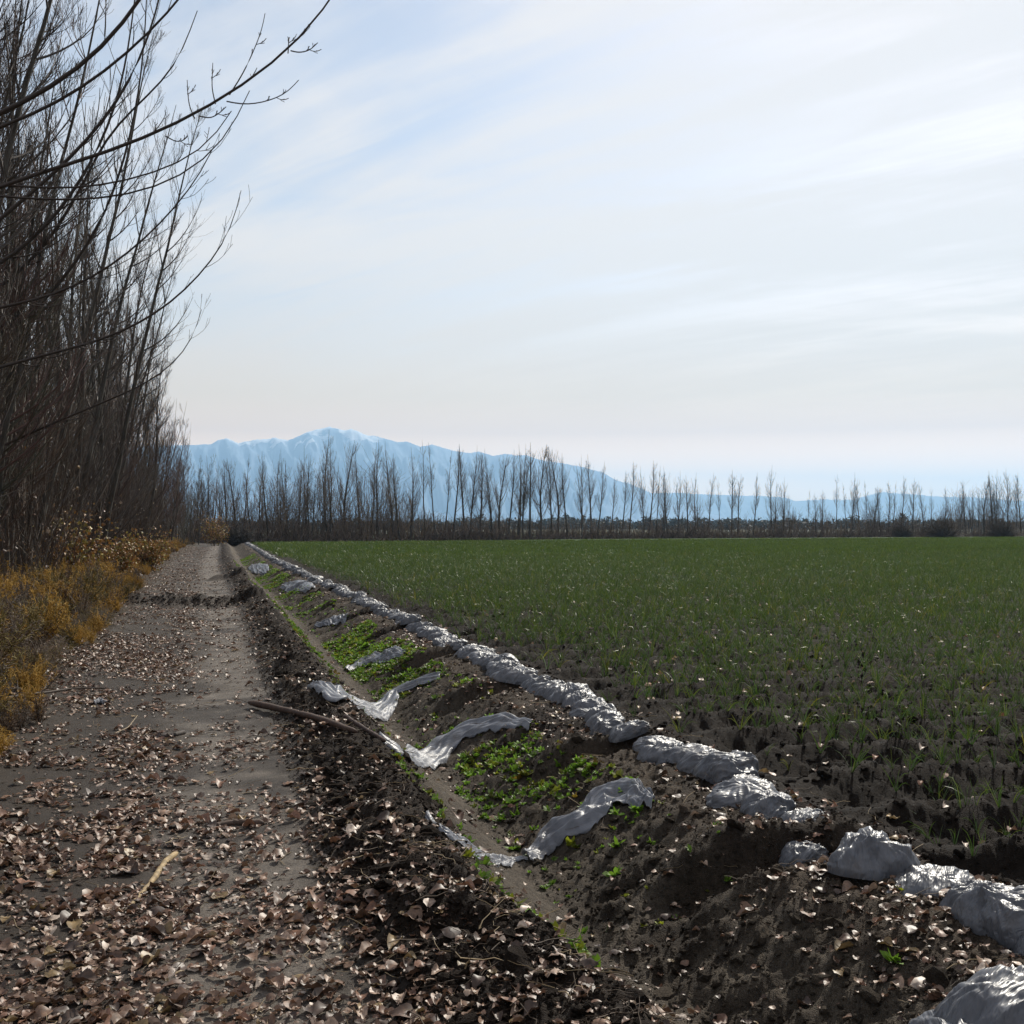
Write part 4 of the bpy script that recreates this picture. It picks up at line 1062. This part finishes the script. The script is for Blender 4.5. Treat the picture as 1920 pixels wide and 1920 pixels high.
def sky():
    w = bpy.data.worlds.new('World'); scene.world = w; w.use_nodes = True; nt = w.node_tree; nt.nodes.clear()
    N = nt.nodes.new; L = nt.links.new
    out = N('ShaderNodeOutputWorld'); bg = N('ShaderNodeBackground'); L(bg.outputs[0], out.inputs[0]); bg.inputs[1].default_value = .13
    st = N('ShaderNodeTexSky'); st.sky_type = 'NISHITA'; st.sun_disc = False; st.sun_elevation = SUN_EL; st.sun_rotation = SUN_AZ
    st.air_density = 1.0; st.dust_density = .8; st.ozone_density = 1.0
    tc = N('ShaderNodeTexCoord'); sp = N('ShaderNodeSeparateXYZ'); L(tc.outputs['Generated'], sp.inputs[0])
    def math_(op, a, b=None, c=None, clamp=False):
        n = N('ShaderNodeMath'); n.operation = op; n.use_clamp = clamp
        for i, x in enumerate((a, b, c)):
            if x is None: continue
            if isinstance(x, (int, float)): n.inputs[i].default_value = x
            else: L(x, n.inputs[i])
        return n.outputs[0]
    zz = math_('ADD', math_('MAXIMUM', sp.outputs[2], 0.0), .12)
    cx = N('ShaderNodeCombineXYZ'); L(math_('DIVIDE', sp.outputs[0], zz), cx.inputs[0]); L(math_('DIVIDE', sp.outputs[1], zz), cx.inputs[1])
    def nz(scale, rot, stretch, detail, seedv, dist=.6):
        mp = N('ShaderNodeMapping'); mp.inputs['Rotation'].default_value = (0, 0, rot); mp.inputs['Scale'].default_value = stretch; mp.inputs['Location'].default_value = (seedv, seedv * .7, 0)
        m0 = N('ShaderNodeMapping'); m0.inputs['Rotation'].default_value = (0, 0, rot); L(cx.outputs[0], m0.inputs[0]); mp.inputs['Rotation'].default_value = (0, 0, 0)
        L(m0.outputs[0], mp.inputs[0]); n = N('ShaderNodeTexNoise'); n.inputs['Scale'].default_value = scale; n.inputs['Detail'].default_value = detail
        n.inputs['Roughness'].default_value = .55; n.inputs['Distortion'].default_value = dist; L(mp.outputs[0], n.inputs['Vector']); return n.outputs['Fac']
    big = nz(1.0, .5, (.7, 1.2, 1), 5, 17.9, .6); streak = nz(1.25, .95, (.34, 1.7, 1), 8, 2.6, .9); fine = nz(3.2, .85, (.34, 2.2, 1), 8, 7.7, 1.0)
    f = math_('ADD', math_('MULTIPLY', big, .55), math_('ADD', math_('MULTIPLY', streak, .5), math_('MULTIPLY', fine, .22)))
    # thin veil grows toward the sun and toward the horizon
    dt = N('ShaderNodeVectorMath'); dt.operation = 'DOT_PRODUCT'; L(tc.outputs['Generated'], dt.inputs[0]); dt.inputs[1].default_value = sdir
    sunward = math_('POWER', math_('MAXIMUM', dt.outputs['Value'], 0.0), 7.0)
    low = math_('POWER', math_('SUBTRACT', 1.0, math_('MAXIMUM', sp.outputs[2], 0.0)), 9.0)
    fac = math_('ADD', f, math_('ADD', math_('MULTIPLY', sunward, .16), math_('MULTIPLY', low, .08)))
    mr = N('ShaderNodeMapRange'); mr.interpolation_type = 'SMOOTHSTEP'; L(fac, mr.inputs[0]); mr.inputs[1].default_value = .54; mr.inputs[2].default_value = .78
    mr.inputs[3].default_value = .10; mr.inputs[4].default_value = 1.0
    # cloud brightness rises toward the sun
    br = math_('ADD', 5.6, math_('MULTIPLY', sunward, .2))
    cc = N('ShaderNodeVectorMath'); cc.operation = 'SCALE'; cc.inputs[0].default_value = (1.0, 1.0, 1.0); L(br, cc.inputs['Scale'])
    cs = N('ShaderNodeVectorMath'); cs.operation = 'MULTIPLY'; L(cc.outputs[0], cs.inputs[0])
    hi = N('ShaderNodeMapRange'); hi.interpolation_type = 'SMOOTHSTEP'; L(sp.outputs[2], hi.inputs[0]); hi.inputs[1].default_value = .08; hi.inputs[2].default_value = .38
    cm = N('ShaderNodeMix'); cm.data_type = 'RGBA'; L(hi.outputs[0], cm.inputs[0]); cm.inputs[6].default_value = (1.16, 1.0, .84, 1); cm.inputs[7].default_value = (1.04, .965, .92, 1); L(cm.outputs[2], cs.inputs[1])
    mx = N('ShaderNodeMix'); mx.data_type = 'RGBA'; L(mr.outputs[0], mx.inputs[0]); ts = N('ShaderNodeVectorMath'); ts.operation = 'MULTIPLY'; L(st.outputs[0], ts.inputs[0])
    tm = N('ShaderNodeMix'); tm.data_type = 'RGBA'; L(hi.outputs[0], tm.inputs[0]); tm.inputs[6].default_value = (1.06, .80, .64, 1); tm.inputs[7].default_value = (.88, .785, .71, 1); L(tm.outputs[2], ts.inputs[1]); L(ts.outputs[0], mx.inputs[6]); L(cs.outputs[0], mx.inputs[7])
    # warm bright band added low in the sky, offsetting the blue of the air
    S = np.array([.32, .52, .75]); K = 50.0
    zs = [0, .03, .05, .08, .11, .15, .20, .26, .34]
    tg = np.array([[np.interp(z, [0, .1, .2, .34], c) for c in ([.71, .73, .75, .75], [.71, .72, .745, .76], [.74, .73, .75, .80])] for z in zs])
    rp = N('ShaderNodeValToRGB'); e = rp.color_ramp.elements
    while len(e) < len(zs): e.new(.5)
    for k, z in enumerate(zs):
        T = math.exp(-HAZE_D * 1148 / max(z, .045))
        W = (tg[k] / 1.23 - S * (1 - T)) / T; W = np.maximum(W, np.array([0, .56, .20]) * W.max()); W = W * min(1, 7 / W.max()) / .13
        e[k].position = z / .34; e[k].color = (*(W / K), 1)
    L(math_('DIVIDE', math_('MAXIMUM', sp.outputs[2], 0.0), .34), rp.inputs[0])
    bank = N('ShaderNodeVectorMath'); bank.operation = 'SCALE'; L(rp.outputs[0], bank.inputs[0]); bank.inputs['Scale'].default_value = K
    wt = N('ShaderNodeMapRange'); wt.interpolation_type = 'SMOOTHSTEP'; L(sp.outputs[2], wt.inputs[0]); wt.inputs[1].default_value = .05; wt.inputs[2].default_value = .24
    wt.inputs[3].default_value = 1.0; wt.inputs[4].default_value = 0.0
    mm = N('ShaderNodeMix'); mm.data_type = 'RGBA'; L(wt.outputs[0], mm.inputs[0]); L(mx.outputs[2], mm.inputs[6]); L(bank.outputs[0], mm.inputs[7]); mx = mm
    L(mx.outputs[2], bg.inputs[0])
sky()

cd = bpy.data.cameras.new('camera'); cam = bpy.data.objects.new('camera', cd); COL.objects.link(cam)
cam.location = (0, 0, CAM_H); cam.rotation_euler = (math.pi / 2 + PITCH, 0, -YAW)
cd.sensor_width = 36; cd.lens = 36 * F_PX / 1920; cd.clip_start = .05; cd.clip_end = 90000
scene.camera = cam
scene.view_settings.view_transform = 'Standard'; scene.view_settings.look = 'None'; scene.view_settings.exposure = .3; scene.view_settings.gamma = 1
scene.render.engine = 'CYCLES'
cy = scene.cycles; cy.max_bounces = 6; cy.diffuse_bounces = 2; cy.glossy_bounces = 2; cy.transmission_bounces = 3; cy.volume_bounces = 0; cy.transparent_max_bounces = 8
cy.sample_clamp_indirect = 4; cy.use_denoising = True
